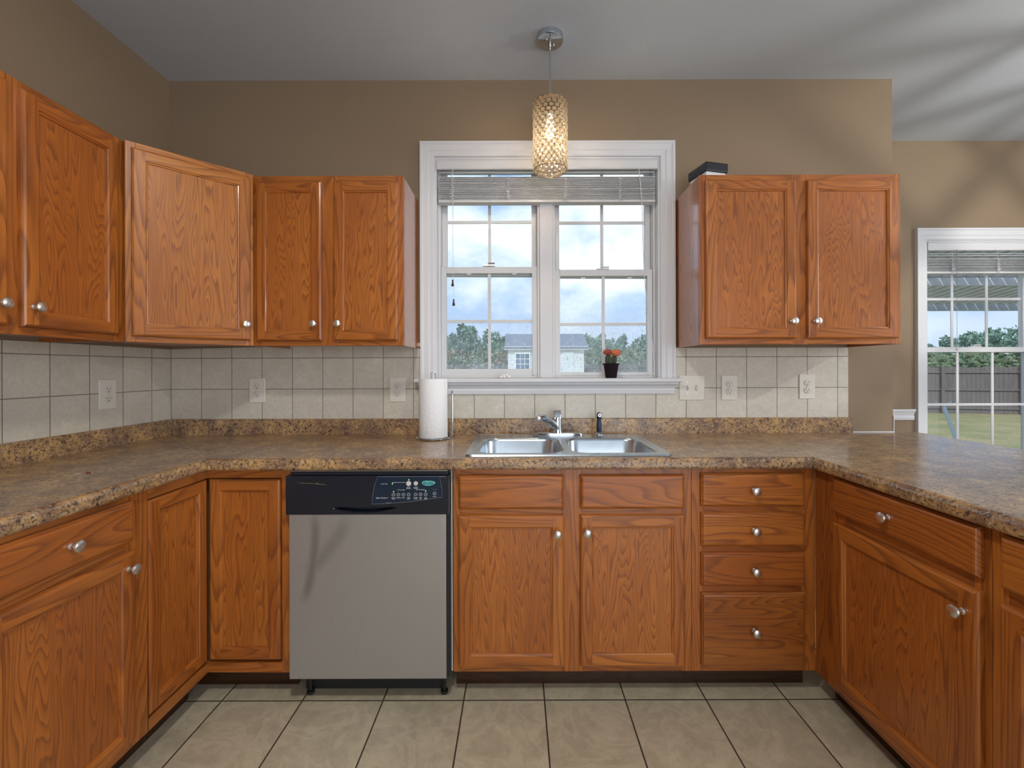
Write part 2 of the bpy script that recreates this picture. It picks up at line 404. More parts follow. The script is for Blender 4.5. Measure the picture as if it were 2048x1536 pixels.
# ------------------------------------------------------------------ casing sweep for windows
def casing(name, x0, x1, z0, z1, y, w, parent, mat=WHITE):
    # profile offsets from the inner edge outwards: (out, proud)
    P = [(0, 0), (0, .010), (.006, .014), (w*.35, .015), (w*.42, .019), (w*.78, .021), (w*.86, .026), (w, .026), (w, 0)]
    m = MB()
    path = [(x0, z0), (x0, z1), (x1, z1), (x1, z0)]
    off = [(-1, 0), (-1, 1), (1, 1), (1, 0)]
    rings = []
    for (px, pz), (ox, oz) in zip(path, off):
        rings.append([(px+ox*u, y-v, pz+oz*u) for u, v in P])
    for a, b in zip(rings[:-1], rings[1:]):
        for i in range(len(P)-1): m.quad([a[i], b[i], b[i+1], a[i+1]])
    m.quad(rings[0]); m.quad(rings[-1])
    return m.build(name, mat, parent)

def sash(name, x0, x1, z0, z1, y, cols, rows, parent, glassm, rail=.036, stile=.036, brail=.045, dep=.030, mun=.016, ledge=False):
    m = MB()
    m.box(x0, x0+stile, y, y+dep, z0, z1); m.box(x1-stile, x1, y, y+dep, z0, z1)
    m.box(x0+stile, x1-stile, y, y+dep, z0, z0+brail); m.box(x0+stile, x1-stile, y, y+dep, z1-rail, z1)
    o = m.build(name, VINYL, parent, bevel=.0022)
    gx0, gx1, gz0, gz1 = x0+stile, x1-stile, z0+brail, z1-rail
    g = bx('glass_pane', glassm, gx0, gx1, y+dep*.55, y+dep*.60, gz0, gz1, o)
    m = MB()
    cx = [gx0+(gx1-gx0)*(i+1)/cols for i in range(cols-1)]; cz = [gz0+(gz1-gz0)*(i+1)/rows for i in range(rows-1)]
    for c in cx: m.box(c-mun/2, c+mun/2, y+dep*.35, y+dep*.53, gz0, gz1)
    for c in cz: m.box(gx0, gx1, y+dep*.34, y+dep*.52, c-mun/2, c+mun/2)
    m.build('muntin_grid', VINYL, o)
    return o

def window_unit(x0, x1, z0, z1, y, parent, zm, cols, rows, lift=0, gl=GLASS, gu=GLASS, st=.026, br=.018):
    # fixed frame
    t = .012
    m = MB(); m.box(x0, x0+t, y-.012, y+.075, z0, z1); m.box(x1-t, x1, y-.012, y+.075, z0, z1)
    m.box(x0+t, x1-t, y-.012, y+.075, z1-t, z1); m.box(x0+t, x1-t, y-.004, y+.075, z0, z0+t)
    m.build('window_frame', VINYL, parent, bevel=.002)
    up = sash('upper_sash', x0+t, x1-t, zm-.005, z1-t, y+.036, cols, rows, parent, gu, brail=.030, stile=st, rail=.018)
    lo = sash('lower_sash', x0+t, x1-t, z0+t, zm+.030+lift*.3, y, cols, rows, parent, gl, brail=br+lift, rail=.034, stile=st)
    m = MB(); c = (x0+x1)/2; z = zm+.030+lift*.6
    m.box(c-.035, c+.030, y-.002, y+.024, z, z+.006); m.tube([(c-.005, y+.01, z+.004), (c-.005, y+.01, z+.014), (c+.03, y+.004, z+.014)], .0045, 8)
    m.build('sash_lock', VINYL if not lift else NICKEL, lo)
    m = MB()
    for q in (.3, .75):
        xx = x0+(x1-x0)*q; m.box(xx-.012, xx+.012, y-.006, y+.001, z-.048, z-.042)
    m.build('lift_lug', VINYL, lo)

# kitchen window
w1 = struct(empty('window_1', (0, 0, 0)), 'white double window with grids above the sink', 'window')
casing('window_casing', WX0, WX1, WZ0, WZ1, 0, .072, w1)
m = MB()
m.box(WX0, WX0+.010, 0, .14, WZ0, WZ1); m.box(WX1-.010, WX1, 0, .14, WZ0, WZ1); m.box(WX0+.01, WX1-.01, 0, .14, WZ1-.010, WZ1)
m.build('jamb', WHITE, w1)
m = MB(); m.prism([(-.062, WZ0-.016), (-.066, WZ0-.012), (-.066, WZ0-.002), (-.060, WZ0+.004), (0, WZ0+.004), (0, WZ0-.016)], -.521, .830, axis='X')
m.box(WX0, WX1, 0, .14, WZ0-.016, WZ0+.004); m.build('window_sill', WHITE, w1)
m = MB(); A0, A1 = -.508, .816
pr = [(-.0005, WZ0-.016), (-.046, WZ0-.016), (-.045, WZ0-.028), (-.030, WZ0-.034), (-.022, WZ0-.050), (-.024, WZ0-.056), (-.020, WZ0-.076), (-.0005, WZ0-.076)]
ra = [(A0+(0 if i < 3 else .012), y, z) for i, (y, z) in enumerate(pr)]; rb = [(A1-(0 if i < 3 else .010), y, z) for i, (y, z) in enumerate(pr)]
for i in range(len(pr)):
    j = (i+1) % len(pr); m.quad([ra[i], ra[j], rb[j], rb[i]])
m.quad(ra); m.quad(rb); m.build('apron', WHITE, w1)
UY = .055
window_unit(-.415, .118, WZ0+.004, 2.331, UY, w1, 1.752, 2, 2, .019, GLASS_LOW)
window_unit(.186, .728, WZ0+.004, 2.331, UY, w1, 1.742, 2, 2, 0, GLASS_LOW)
bx('mullion', WHITE, .118, .186, UY-.026, UY+.08, WZ0+.004, WZ1-.01, w1, bevel=.003)

# dining window
w2 = struct(empty('window_2', (0, 0, 0)), 'white dining window with grids looking onto the fenced lawn', 'window')
casing('window_casing', DX0+.01, DX1, DZ0, DZ1, YD, .075, w2)
m = MB(); m.box(DX0, DX0+.010, YD, YD+.14, DZ0, DZ1); m.box(DX1-.010, DX1, YD, YD+.14, DZ0, DZ1); m.box(DX0, DX1, YD, YD+.14, DZ1-.01, DZ1); m.build('jamb', WHITE, w2)
bx('window_sill', WHITE, DX0-.08, DX1+.08, YD-.05, YD+.14, DZ0-.02, DZ0, w2, bevel=.004)
window_unit(DX0, 3.46, DZ0, DZ1-.01, YD+.045, w2, 1.355, 3, 2, 0, GLASS_D, GLASS_D)
window_unit(3.54, DX1-.01, DZ0, DZ1-.01, YD+.045, w2, 1.355, 3, 2, 0, GLASS_D, GLASS_D)
bx('mullion', WHITE, 3.46, 3.54, YD+.02, YD+.12, DZ0, DZ1-.01, w2, bevel=.003)

# ------------------------------------------------------------------ blinds
def knot(m, x, y, z0, z1, n, amp, r=.0009):
    pts = []
    for i in range(n*6):
        t = i/(n*6-1); a = i*1.9
        pts.append((x+amp*sin(a)*(.5+.5*sin(i*.7)), y-.004+.004*cos(a*1.3), z0+(z1-z0)*t+.004*sin(a*2.1)))
    m.tube(pts, r, 5)
def blind(label, x0, x1, zt, zv, y, stack_top, stack_bot, cords_at, slat_n, loose, valance=True):
    r = empty('window_blind', ((x0+x1)/2, y, stack_bot))
    tag(r, label, 'blind'); ox, oy, oz = r.location
    def L_(m, name, mat, **k): return m.build(name, mat, r, loc=(-ox, -oy, -oz), **k)
    m = MB(); m.box(x0, x1, y-.012, y+.0, zv, zt)
    m.box(x0, x1, y-.015, y-.011, zt-.008, zt-.002); m.box(x0, x1, y-.015, y-.011, zv+.002, zv+.010); L_(m, 'valance', SLAT, bevel=.002)
    m = MB(); m.box(x0+.01, x1-.01, y+.004, y+.030, zv+.026, zt-.004); L_(m, 'headrail', SLAT)
    m = MB()
    W = .046
    for i in range(slat_n):
        z = stack_bot+.014+(stack_top-stack_bot-.014)*i/(slat_n-1)
        dx = random.uniform(-.003, .003); tl = random.uniform(-.0016, .0016); z += random.uniform(-.0012, .0012)
        m.quad([(x0+.008+dx, y+.004, z+tl), (x1-.010+dx, y+.004, z-tl), (x1-.010+dx, y+.004+W, z-tl), (x0+.008+dx, y+.004+W, z+tl)])
        m.quad([(x0+.008+dx, y+.004, z+tl+.0026), (x1-.010+dx, y+.004, z-tl+.0026), (x1-.010+dx, y+.004+W, z-tl+.0026), (x0+.008+dx, y+.004+W, z+tl+.0026)])
        m.quad([(x0+.008+dx, y+.004, z+tl), (x1-.010+dx, y+.004, z-tl), (x1-.010+dx, y+.004, z-tl+.0026), (x0+.008+dx, y+.004, z+tl+.0026)])
    for z, tilt in loose: m.prism([(y+.002, z), (y+.002+W, z+tilt), (y+.002+W, z+tilt+.0026), (y+.002, z+.0026)], x0+.008, x1-.012, axis='X')
    L_(m, 'slats', SLAT, fix=False)
    m = MB(); m.box(x0+.006, x1-.008, y+.002, y+.052, stack_bot, stack_bot+.012); L_(m, 'bottom_rail', SLAT, bevel=.002)
    for c in cords_at:
        m = MB(); knot(m, c, y-.001, stack_bot+.004, stack_top, 9, .013); knot(m, c, y-.001, stack_bot+.015, stack_bot+.06, 6, .018)
        m.tube([(c, y-.001, stack_bot-.004), (c, y-.001, zv)], .0007, 5); L_(m, 'ladder_cord', WHITE)
    return r, L_
b1, LB = blind('white slatted blind pulled up above the sink window', WX0+.013, WX1-.016, 2.323, 2.272, -.006, 2.238, 2.108, [-.335, -.045, .25, .53], 15, [(2.260, .014)])
BROWN = plain('dark_brown_tassel', (.05, .025, .015), .5)
for (x, zz) in ((-.331, 1.672), (-.326, 1.572)):
    m = MB(); m.tube([(x, -.020, 2.275), (x-.0005, -.020, 1.9), (x, -.020, zz+.03)], .0009, 6); c = LB(m, 'pull_cord', WHITE)
    m = MB(); m.lathe([(.002, .034), (.0042, .030), (.0036, .022), (.0075, .004), (.0068, 0), (.001, 0)], 12, (x, -.020, zz)); m.build('tassel', BROWN, c)
# long cord hanging along the right jamb and curling on the sill
m = MB(); pts = [(.625, -.02, 2.275), (.640, -.018, 2.1), (.646, -.016, 1.9), (.655, -.014, 1.7), (.672, -.012, 1.55), (.690, -.010, 1.42), (.700, -.010, 1.32), (.703, -.012, 1.26), (.698, -.016, 1.225), (.675, -.022, 1.208), (.64, -.026, 1.2025), (.60, -.03, 1.2015), (.56, -.024, 1.2015)]
def smooth(pts, n=6):
    P = [Vector(p) for p in pts]; out = []
    for i in range(len(P)-1):
        a = P[max(i-1, 0)]; b = P[i]; c = P[i+1]; d = P[min(i+2, len(P)-1)]
        for k in range(n):
            t = k/n; out.append(.5*((2*b)+(c-a)*t+(2*a-5*b+4*c-d)*t*t+(3*b-a-3*c+d)*t*t*t))
    out.append(P[-1]); return out
m.tube(smooth(pts), .0020, 8); LB(m, 'lift_cord', WHITE)
b2, LB2 = blind('white slatted blind pulled up above the dining window', DX0+.012, DX1-.014, 2.070, 2.015, YD-.004, 1.965, 1.868, [2.86, 3.16, 3.5, 3.9, 4.3], 9, [(1.995, .012), (1.982, .004)])
m = MB(); m.tube([(2.875, YD-.02, 2.02), (2.875, YD-.02, 1.39)], .0011, 6); c = LB2(m, 'pull_cord', plain('grey_cord', (.25, .25, .27), .6))
m = MB(); m.lathe([(.002, .03), (.005, .026), (.004, .018), (.009, .002), (.001, 0)], 12, (2.875, YD-.02, 1.36)); m.build('tassel', VINYL, c)

# ------------------------------------------------------------------ cabinet parts (local: front faces -Y, y=0 is the face the door lies on)
def knob_mesh():
    m = MB(); m.lathe([(0.0, 0), (.0085, 0), (.0085, -.002), (.0055, -.004), (.0048, -.014), (.0065, -.017), (.0135, -.020), (.0160, -.0235), (.0150, -.0270), (.0105, -.0298), (.004, -.0308), (0, -.031)], 28, axis='Y')
    return m.mesh('knob', NICKEL, True)
KNOB = knob_mesh()
def add_knob(parent, x, z, y):
    o = bpy.data.objects.new('knob', KNOB); COL.objects.link(o); o.parent = parent; o.location = (x, y, z); return o
def ring(m, ra, rb, mv, mh):
    (ax0, ax1, az0, az1, ay), (bx0, bx1, bz0, bz1, by) = ra, rb
    m.quad([(ax0, ay, az0), (ax0, ay, az1), (bx0, by, bz1), (bx0, by, bz0)], mv)
    m.quad([(ax1, ay, az0), (bx1, by, bz0), (bx1, by, bz1), (ax1, ay, az1)], mv)
    m.quad([(ax0, ay, az0), (bx0, by, bz0), (bx1, by, bz0), (ax1, ay, az0)], mh)
    m.quad([(ax0, ay, az1), (ax1, ay, az1), (bx1, by, bz1), (bx0, by, bz1)], mh)
def door(parent, x0, x1, z0, z1, y, knob=None, light_=False, T=.019, stile=.050):
    mv, mh, mp_ = (OAKL, OAKLH, OAKLP) if light_ else (OAKV, OAKH, OAKP)
    w, h = (x1-x0)/2, (z1-z0)/2
    m = MB()
    def R(ins, yy): return (-w+ins, w-ins, -h+ins, h-ins, yy)
    st = stile-.008
    ring(m, R(0, 0), R(0, -T+.007), 0, 1); ring(m, R(0, -T+.007), R(.0025, -T+.0025), 0, 1); ring(m, R(.0025, -T+.0025), R(.008, -T), 0, 1)
    yf = -T; a = .008
    m.quad([(-w+a, yf, -h+a), (-w+st, yf, -h+a), (-w+st, yf, h-a), (-w+a, yf, h-a)], 0)
    m.quad([(w-st, yf, -h+a), (w-a, yf, -h+a), (w-a, yf, h-a), (w-st, yf, h-a)], 0)
    m.quad([(-w+st, yf, -h+a), (w-st, yf, -h+a), (w-st, yf, -h+st), (-w+st, yf, -h+st)], 1)
    m.quad([(-w+st, yf, h-st), (w-st, yf, h-st), (w-st, yf, h-a), (-w+st, yf, h-a)], 1)
    ring(m, R(st, -T), R(st+.0025, -T+.0035), 0, 1); ring(m, R(st+.0025, -T+.0035), R(st+.007, -T+.0045), 0, 1); ring(m, R(st+.007, -T+.0045), R(st+.0085, -T+.0095), 0, 1)
    m.quad([(-w, 0, -h), (w, 0, -h), (w, 0, h), (-w, 0, h)], 0)
    d = m.build('door', [mv, mh], parent, loc=((x0+x1)/2, y, (z0+z1)/2))
    s = st+.004
    p = MB(); p.box(-w+s, w-s, -T+.0092, -T+.0155, -h+s, h-s); p.build('door_panel', mp_, d)
    if knob: add_knob(d, knob[0]-(x0+x1)/2, knob[1]-(z0+z1)/2, -T)
    return d
def drawer(parent, x0, x1, z0, z1, y, knob=True, mat=None, name='drawer', T=.019, kx=0):
    w, h = (x1-x0)/2, (z1-z0)/2; m = MB()
    def R(ins, yy): return (-w+ins, w-ins, -h+ins, h-ins, yy)
    ring(m, R(0, 0), R(0, -T+.009), 0, 0); ring(m, R(0, -T+.009), R(.004, -T+.005), 0, 0); ring(m, R(.004, -T+.005), R(.006, -T+.0015), 0, 0); ring(m, R(.006, -T+.0015), R(.011, -T), 0, 0)
    a = .011; m.quad([(-w+a, -T, -h+a), (w-a, -T, -h+a), (w-a, -T, h-a), (-w+a, -T, h-a)]); m.quad([(-w, 0, -h), (w, 0, -h), (w, 0, h), (-w, 0, h)])
    d = m.build(name, mat or OAKH, parent, loc=((x0+x1)/2, y, (z0+z1)/2))
    if knob: add_knob(d, kx, 0, -T)
    return d
def face_frame(parent, x0, x1, z0, z1, y, stiles, rails, T=.019, light_=False):
    """stiles: list of (xa, xb); rails: list of (xa, xb, za, zb)"""
    mv, mh = (OAKL, OAKLH) if light_ else (OAKV, OAKH)
    m = MB()
    for a, b in stiles: m.box(a, b, y, y+T, z0, z1, 0)
    for a, b, c, d in rails: m.box(a, b, y+.0003, y+T, c, d, 1)
    return m.build('face_frame', [mv, mh], parent, bevel=.0012)

Z0, Z1 = 1.354, 2.115         # wall cabinets
B0, B1 = .098, .872           # base cabinets
def upper(name_label, x0, x1, doors, depth=.305, light_=False, y=-.305, stl=None, loc=(0, 0, 0), rz=0):
    r = empty('wall_cabinet', loc, rz); tag(r, name_label, 'cabinet')
    m = MB(); m.box(x0+.001, x1-.001, y+.019, y+depth-.002, Z0+.012, Z1-.002); m.box(x0+.001, x0+.014, y+.019, y+depth-.002, Z0, Z0+.012); m.box(x1-.014, x1-.001, y+.019, y+depth-.002, Z0, Z0+.012)
    m.build('cabinet_body', OAKS, r)
    st = [(x0, x0+.038), (x1-.038, x1)]+(stl or [])
    face_frame(r, x0, x1, Z0, Z1, y, st, [(x0+.038, x1-.038, Z0, Z0+.038), (x0+.038, x1-.038, Z1-.038, Z1)], light_=light_)
    for (a, b, c, d, k) in doors: door(r, a, b, c, d, y-.0005, k, light_)
    return r
# back wall, left of window
upper('honey oak two-door wall cabinet left of the sink window', -1.184, -.5085, [(-1.162, -.871, 1.376, 2.085, (-.901, 1.450)), (-.818, -.532, 1.376, 2.085, (-.794, 1.450))], stl=[(-.882, -.808)])
# back wall, right of window
upper('honey oak two-door wall cabinet right of the sink window', .817, 1.718, [(.840, 1.242, 1.380, 2.086, (1.219, 1.455)), (1.293, 1.697, 1.380, 2.086, (1.322, 1.455))], stl=[(1.232, 1.303)])
# diagonal corner cabinet
r = empty('corner_wall_cabinet', (-1.4, -.45, 0)); tag(r, 'diagonal corner oak wall cabinet with one wide single door', 'cabinet')
c0, c1 = (-1.489, -.612), (-1.187, -.307)
m = MB(); poly = [(-1.794, -.002), (-1.794, -.612), c0, c1, (-1.187, -.002)]
m.prism([(x+1.4, y+.45) for x, y in poly], Z0+.012, Z1-.002); m.build('cabinet_body', OAKV, r)
fx = Vector((c1[0]-c0[0], c1[1]-c0[1])); FW = fx.length; mid = ((c0[0]+c1[0])/2, (c0[1]+c1[1])/2)
ang = math.atan2(fx.y, fx.x)
fr = face_frame(r, 0, 0, Z0, Z1, -.019, [(-FW/2, -FW/2+.030), (FW/2-.030, FW/2)], [(-FW/2+.03, FW/2-.03, Z0, Z0+.038), (-FW/2+.03, FW/2-.03, Z1-.038, Z1)], light_=True)
fr.location = (mid[0]+1.4, mid[1]+.45, 0); fr.rotation_euler = (0, 0, ang)
d = door(r, -.198, .200, 1.376, 2.090, 0, (.178, 1.445), True)
n = Vector((sin(ang), -cos(ang)))
d.location = (mid[0]+1.4+n.x*.0195+cos(ang)*.001, mid[1]+.45+n.y*.0195+sin(ang)*.001, 1.733); d.rotation_euler = (0, 0, ang)
# left wall cabinet (front faces +x): local x -> world y, rotation +90
upper('honey oak two-door wall cabinet on the left wall', -1.372, -.614, [(-.973, -.652, 1.378, 2.090, (-.945, 1.440)), (-1.335, -1.011, 1.378, 2.090, (-1.035, 1.440))], y=-.305, loc=(XL, 0, 0), rz=radians(90), stl=[(-1.023, -.962)])

# ---- base cabinets
BY = -.61
def toe(parent, m_, y=None):
    return m_.build('toe_kick', TOE, parent)
def base(label, x0, x1, name='base_cabinet', loc=(0, 0, 0), rz=0, stiles=(), rails=(), yb=-.004):
    r = empty(name, loc, rz); tag(r, label, 'cabinet')
    m = MB(); m.box(x0+.001, x1-.001, BY+.019, yb, B0, B1-.002); m.build('cabinet_body', OAKV, r)
    face_frame(r, x0, x1, B0, B1-.001, BY, stiles, rails)
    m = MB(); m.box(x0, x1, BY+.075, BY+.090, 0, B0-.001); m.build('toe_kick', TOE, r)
    return r
# sink base (body is left open at the top for the bowls)
x0, x1 = -.246, .658
r = empty('sink_base_cabinet', (0, 0, 0)); tag(r, 'oak sink base cabinet with two doors under two false drawer fronts', 'cabinet')
m = MB(); m.box(x0+.001, x0+.016, BY+.019, -.004, B0, B1-.002); m.box(x1-.016, x1-.001, BY+.019, -.004, B0, B1-.002); m.box(x0+.016, x1-.016, BY+.019, -.004, B0, B0+.015)
m.box(x0+.016, x1-.016, BY+.0195, BY+.022, B0+.015, .70); m.build('cabinet_body', OAKV, r)
face_frame(r, x0, x1, B0, B1-.001, BY, [(x0, x0+.030), (x1-.036, x1), (.166, .243)], [(x0+.03, .166, B0, B0+.032), (.243, x1-.036, B0, B0+.032), (x0+.03, .166, B1-.036, B1-.001), (.243, x1-.036, B1-.036, B1-.001), (x0+.03, .166, .690, .728), (.243, x1-.036, .690, .728)])
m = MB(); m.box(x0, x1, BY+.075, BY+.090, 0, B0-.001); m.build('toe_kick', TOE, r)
drawer(r, -.224, .173, .719, .847, BY-.0005, False, name='false_drawer_front'); drawer(r, .235, .628, .719, .847, BY-.0005, False, name='false_drawer_front')
door(r, -.224, .173, .126, .696, BY-.0005, (.148, .632)); door(r, .235, .628, .126, .696, BY-.0005, (.259, .636))
# drawer stack
x0, x1 = .659, 1.1279
r = base('oak cabinet with a stack of four drawers beside the sink base', x0, x1, 'drawer_cabinet', stiles=[(x0, x0+.042), (x1-.052, x1)], rails=[(x0+.042, x1-.052, B0, B0+.034), (x0+.042, x1-.052, B1-.036, B1-.001), (x0+.042, x1-.052, .695, .732), (x0+.042, x1-.052, .545, .584), (x0+.042, x1-.052, .393, .433)])
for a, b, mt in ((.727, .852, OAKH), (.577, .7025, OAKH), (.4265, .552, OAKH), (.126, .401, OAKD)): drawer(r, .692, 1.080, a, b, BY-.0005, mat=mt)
# corner lazy susan cabinet, L shaped, two hinged inset doors
FXL = -1.178
r = empty('corner_base_cabinet', (0, 0, 0)); tag(r, 'corner oak base cabinet with folding L-shaped doors beside the dishwasher', 'cabinet')
m = MB(); m.box(XL+.003, FXL-.040, -.93, -.004, B0, B1-.002); m.box(FXL-.040, -.872, BY+.040, -.004, B0, B1-.002); m.build('cabinet_body', INSIDE, r)
m = MB()
m.box(-.896, -.862, BY, BY+.019, B0, B1-.001, 0); m.box(FXL-.019, -.896, BY, BY+.019, B0, B0+.036, 1); m.box(FXL-.019, -.896, BY, BY+.019, B1-.036, B1-.001, 1)
m.box(FXL-.019, FXL, BY, -.885, B0, B0+.036, 2); m.box(FXL-.019, FXL, BY, -.885, B1-.036, B1-.001, 2)
m.box(FXL-.019, FXL, -.929, -.885, B0, B1-.001, 0); m.box(-.880, -.862, BY+.019, -.01, B0, B1-.002, 0)
def oakY():
    m = MT('honey_oak_depth_grain', .34, 0, .5, .12); v = m.coord((1, .13, 1)); g = m.noise(v, 5, 2.2, .42, .25)
    rg = m.ramp(m.math('FRACT', m.math('MULTIPLY', g, 15)), [(0, (0, 0, 0)), (.55, (.3,)*3), (.86, (1, 1, 1)), (1, (0, 0, 0))])
    m.col(m.mix(m.math('MULTIPLY', rg, .6), (.40, .135, .028), (.155, .042, .010))); return m.mat
OAKY = oakY()
m.build('face_frame', [OAKV, OAKH, OAKY], r, bevel=.0012)
d1 = door(r, FXL+.003, -.904, .142, .832, BY+.019, None)
d2 = door(r, .0, .268, .142, .832, 0, None); d2.location = (FXL-.018, -.879+.134, .487); d2.rotation_euler = (0, 0, radians(90))
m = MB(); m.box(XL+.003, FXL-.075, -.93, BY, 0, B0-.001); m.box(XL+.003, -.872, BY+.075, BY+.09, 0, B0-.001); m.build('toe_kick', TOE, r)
# left run base cabinet: drawer over door (local x = world y)
ol = FXL-BY   # shift so local y=BY maps to world x=FXL:  world x = loc.x - local y
r = base('oak base cabinet on the left run, drawer over one door', -1.40, -.930, loc=(FXL+BY, 0, 0), rz=radians(90), stiles=[(-1.40, -1.364), (-.968, -.930)],
         rails=[(-1.364, -.968, B0, B0+.036), (-1.364, -.968, B1-.036, B1-.001), (-1.364, -.968, .690, .735)], yb=-.012)
drawer(r, -1.344, -.952, .730, .852, BY-.0005); door(r, -1.344, -.952, .126, .700, BY-.0005, (-.976, .655))
# peninsula cabinets (front faces -x): world x = loc.x + local y ; world y = -local x
FXR = 1.128
def pen(label, a, b, stiles, rails):
    return base(label, a, b, loc=(FXR-BY, 0, 0), rz=radians(-90), stiles=stiles, rails=rails)
r = pen('oak peninsula base cabinet with drawer and wide door near the corner', .612, 1.240, [(.612, .736), (1.200, 1.240)], [(.736, 1.20, B0, B0+.034), (.736, 1.20, B1-.03, B1-.001), (.736, 1.20, .690, .738)])
drawer(r, .728, 1.225, .738, .862, BY-.0005, kx=-.008); door(r, .728, 1.225, .126, .704, BY-.0005, (1.190, .640), stile=.055)
r = pen('oak peninsula base cabinet cut off at the right picture edge', 1.241, 1.80, [(1.241, 1.279), (1.76, 1.80)], [(1.279, 1.76, B0, B0+.034), (1.279, 1.76, B1-.03, B1-.001), (1.279, 1.76, .690, .738)])
drawer(r, 1.272, 1.768, .738, .862, BY-.0005); door(r, 1.272, 1.768, .126, .704, BY-.0005, (1.735, .640), stile=.055)

# ------------------------------------------------------------------ dishwasher
r = empty('dishwasher', (-.557, -.60, 0)); tag(r, 'stainless steel dishwasher with black control panel', 'dishwasher')
def D(m, name, mat, parent=r, **k): return m.build(name, mat, parent, loc=(.557, .60, 0) if parent == r else (0, 0, 0), **k)
m = MB(); m.box(-.846, -.256, -.600, -.03, .10, .862); D(m, 'tub', plain('grey_appliance_body', (.05, .05, .055), .5))
m = MB(); m.box(-.851, -.267, -.648, -.602, .097, .712); door_o = D(m, 'steel_door', DWS, bevel=.003)
m = MB(); m.box(-.266, -.2605, -.640, -.60, .10, .71); D(m, 'door_edge', DWB)
m = MB(); m.box(-.2535, -.2495, -.607, -.58, .10, .872); D(m, 'edge_strip', plain('pale_edge_strip', (.62, .58, .50), .6))
# control panel: moulded top with handle scoop cut in the lower edge
m = MB()
N_ = 72; X0, X1 = -.860, -.257
zt, zb = .852, .709
def face_pt(u, v):
    x = X0+(X1-X0)*u; z = zb+(zt-zb)*v
    y = -.650-.004*sin(pi*min(1, max(0, v)))*.5
    dx = (u-.48)/.20
    lo, hi = .05+.13*dx*dx, .185
    if abs(dx) < 1 and lo < v < hi: y += .024*min(1, (v-lo)/.02)*min(1, (hi-v)/.03)
    return (x, y, z)
M_ = 44
for i in range(N_):
    for j in range(M_):
        vv = lambda q: (q/M_)**1.35
        m.quad([face_pt(i/N_, vv(j)), face_pt((i+1)/N_, vv(j)), face_pt((i+1)/N_, vv(j+1)), face_pt(i/N_, vv(j+1))])
m.quad([(X0, -.650, zb), (X0, -.650, zt), (X0, -.60, zt), (X0, -.60, zb)]); m.quad([(X1, -.650, zb), (X1, -.650, zt), (X1, -.60, zt), (X1, -.60, zb)])
m.quad([(X0, -.650, zt), (X1, -.650, zt), (X1, -.60, zt), (X0, -.60, zt)]); m.quad([(X0, -.650, zb), (X1, -.650, zb), (X1, -.60, zb), (X0, -.60, zb)])
panel = D(m, 'control_panel', DWB, smooth=True)
m = MB(); m.box(-.847, -.262, -.642, -.60, .853, .871); m.build('top_strip', DWB, panel, bevel=.002)
m = MB(); m.box(-.846, -.262, -.6435, -.6425, .8685, .8705); m.box(-.49, -.268, -.6525, -.6505, .8488, .8500); m.build('metal_edge', NICKEL, panel)
PY = -.6535
WTXT = plain('white_print', (.75, .78, .82), .5); DIM = plain('grey_print', (.30, .32, .36), .5)
LED = MT('green_led'); LED.col((.1, .6, .1)); LED.b.inputs['Emission Color'].default_value = (.35, 1, .3, 1); LED.b.inputs['Emission Strength'].default_value = 1.6; LED = LED.mat
def s2x(px): return (px-1035)/542.0
def s2z(py): return 1.247-(py-738.5)/542.0
# embossed logo at the left, built as a row of dark teeth
m = MB()
m.quad([(s2x(594), PY, s2z(966)), (s2x(598), PY, s2z(957)), (s2x(599), PY, s2z(966))]);
for i in range(11):
    a = s2x(600+i*4.6); w = s2x(602.6+i*4.6)-s2x(600)-(s2x(600+i*4.6)-s2x(600)); m.box(a, a+.0052, PY-.001, PY+.002, s2z(966.5+i*.28), s2z(960.5+i*.05))
m.build('logo_teeth', DARK, panel)
m = MB(); m.tube([(s2x(594), PY-.001, s2z(965.6)), (s2x(622), PY-.001, s2z(967)), (s2x(651), PY-.001, s2z(969.3))], .0006, 5); m.tube([(s2x(632), PY-.001, s2z(968)), (s2x(632.6), PY-.001, s2z(964.5))], .0011, 5); m.build('badge_edge', NICKEL, panel)
# inset console outline
m = MB(); pl = [(s2x(751.5), s2z(975)), (s2x(742), s2z(1008.5)), (s2x(748), s2z(1009.5)), (s2x(800), s2z(1006.5)), (s2x(884), s2z(996.5)), (s2x(883), s2z(985)), (s2x(878), s2z(954)), (s2x(754), s2z(953.5)), (s2x(747), s2z(970)), (s2x(743), s2z(994)), (s2x(742), s2z(1008))]
pl = [(s2x(754), s2z(953.5)), (s2x(747), s2z(972)), (s2x(743.5), s2z(994)), (s2x(742), s2z(1008.5)), (s2x(765), s2z(1008)), (s2x(820), s2z(1004)), (s2x(884), s2z(995)), (s2x(882), s2z(975)), (s2x(878), s2z(953.5))]
m.tube([(a, PY+.0005, b) for a, b in pl], .0005, 5, closed=True); m.build('console_outline', DIM, panel)
m = MB(); m.prism([(x, z) for x, z in pl], PY+.0004, PY+.0016, axis='Y'); m.build('console', plain('navy_console', (.010, .022, .045), .22), panel)
def disc(m, px, py, r, d=.0016): m.lathe([(0, PY-d), (r*.8, PY-d), (r, PY-d*.5), (r, PY+.001)], 18, (s2x(px), 0, s2z(py)), axis='Y')
BTN = plain('dark_round_button', (.06, .07, .08), .35); BTS = plain('silver_round_button', (.62, .58, .55), .35)
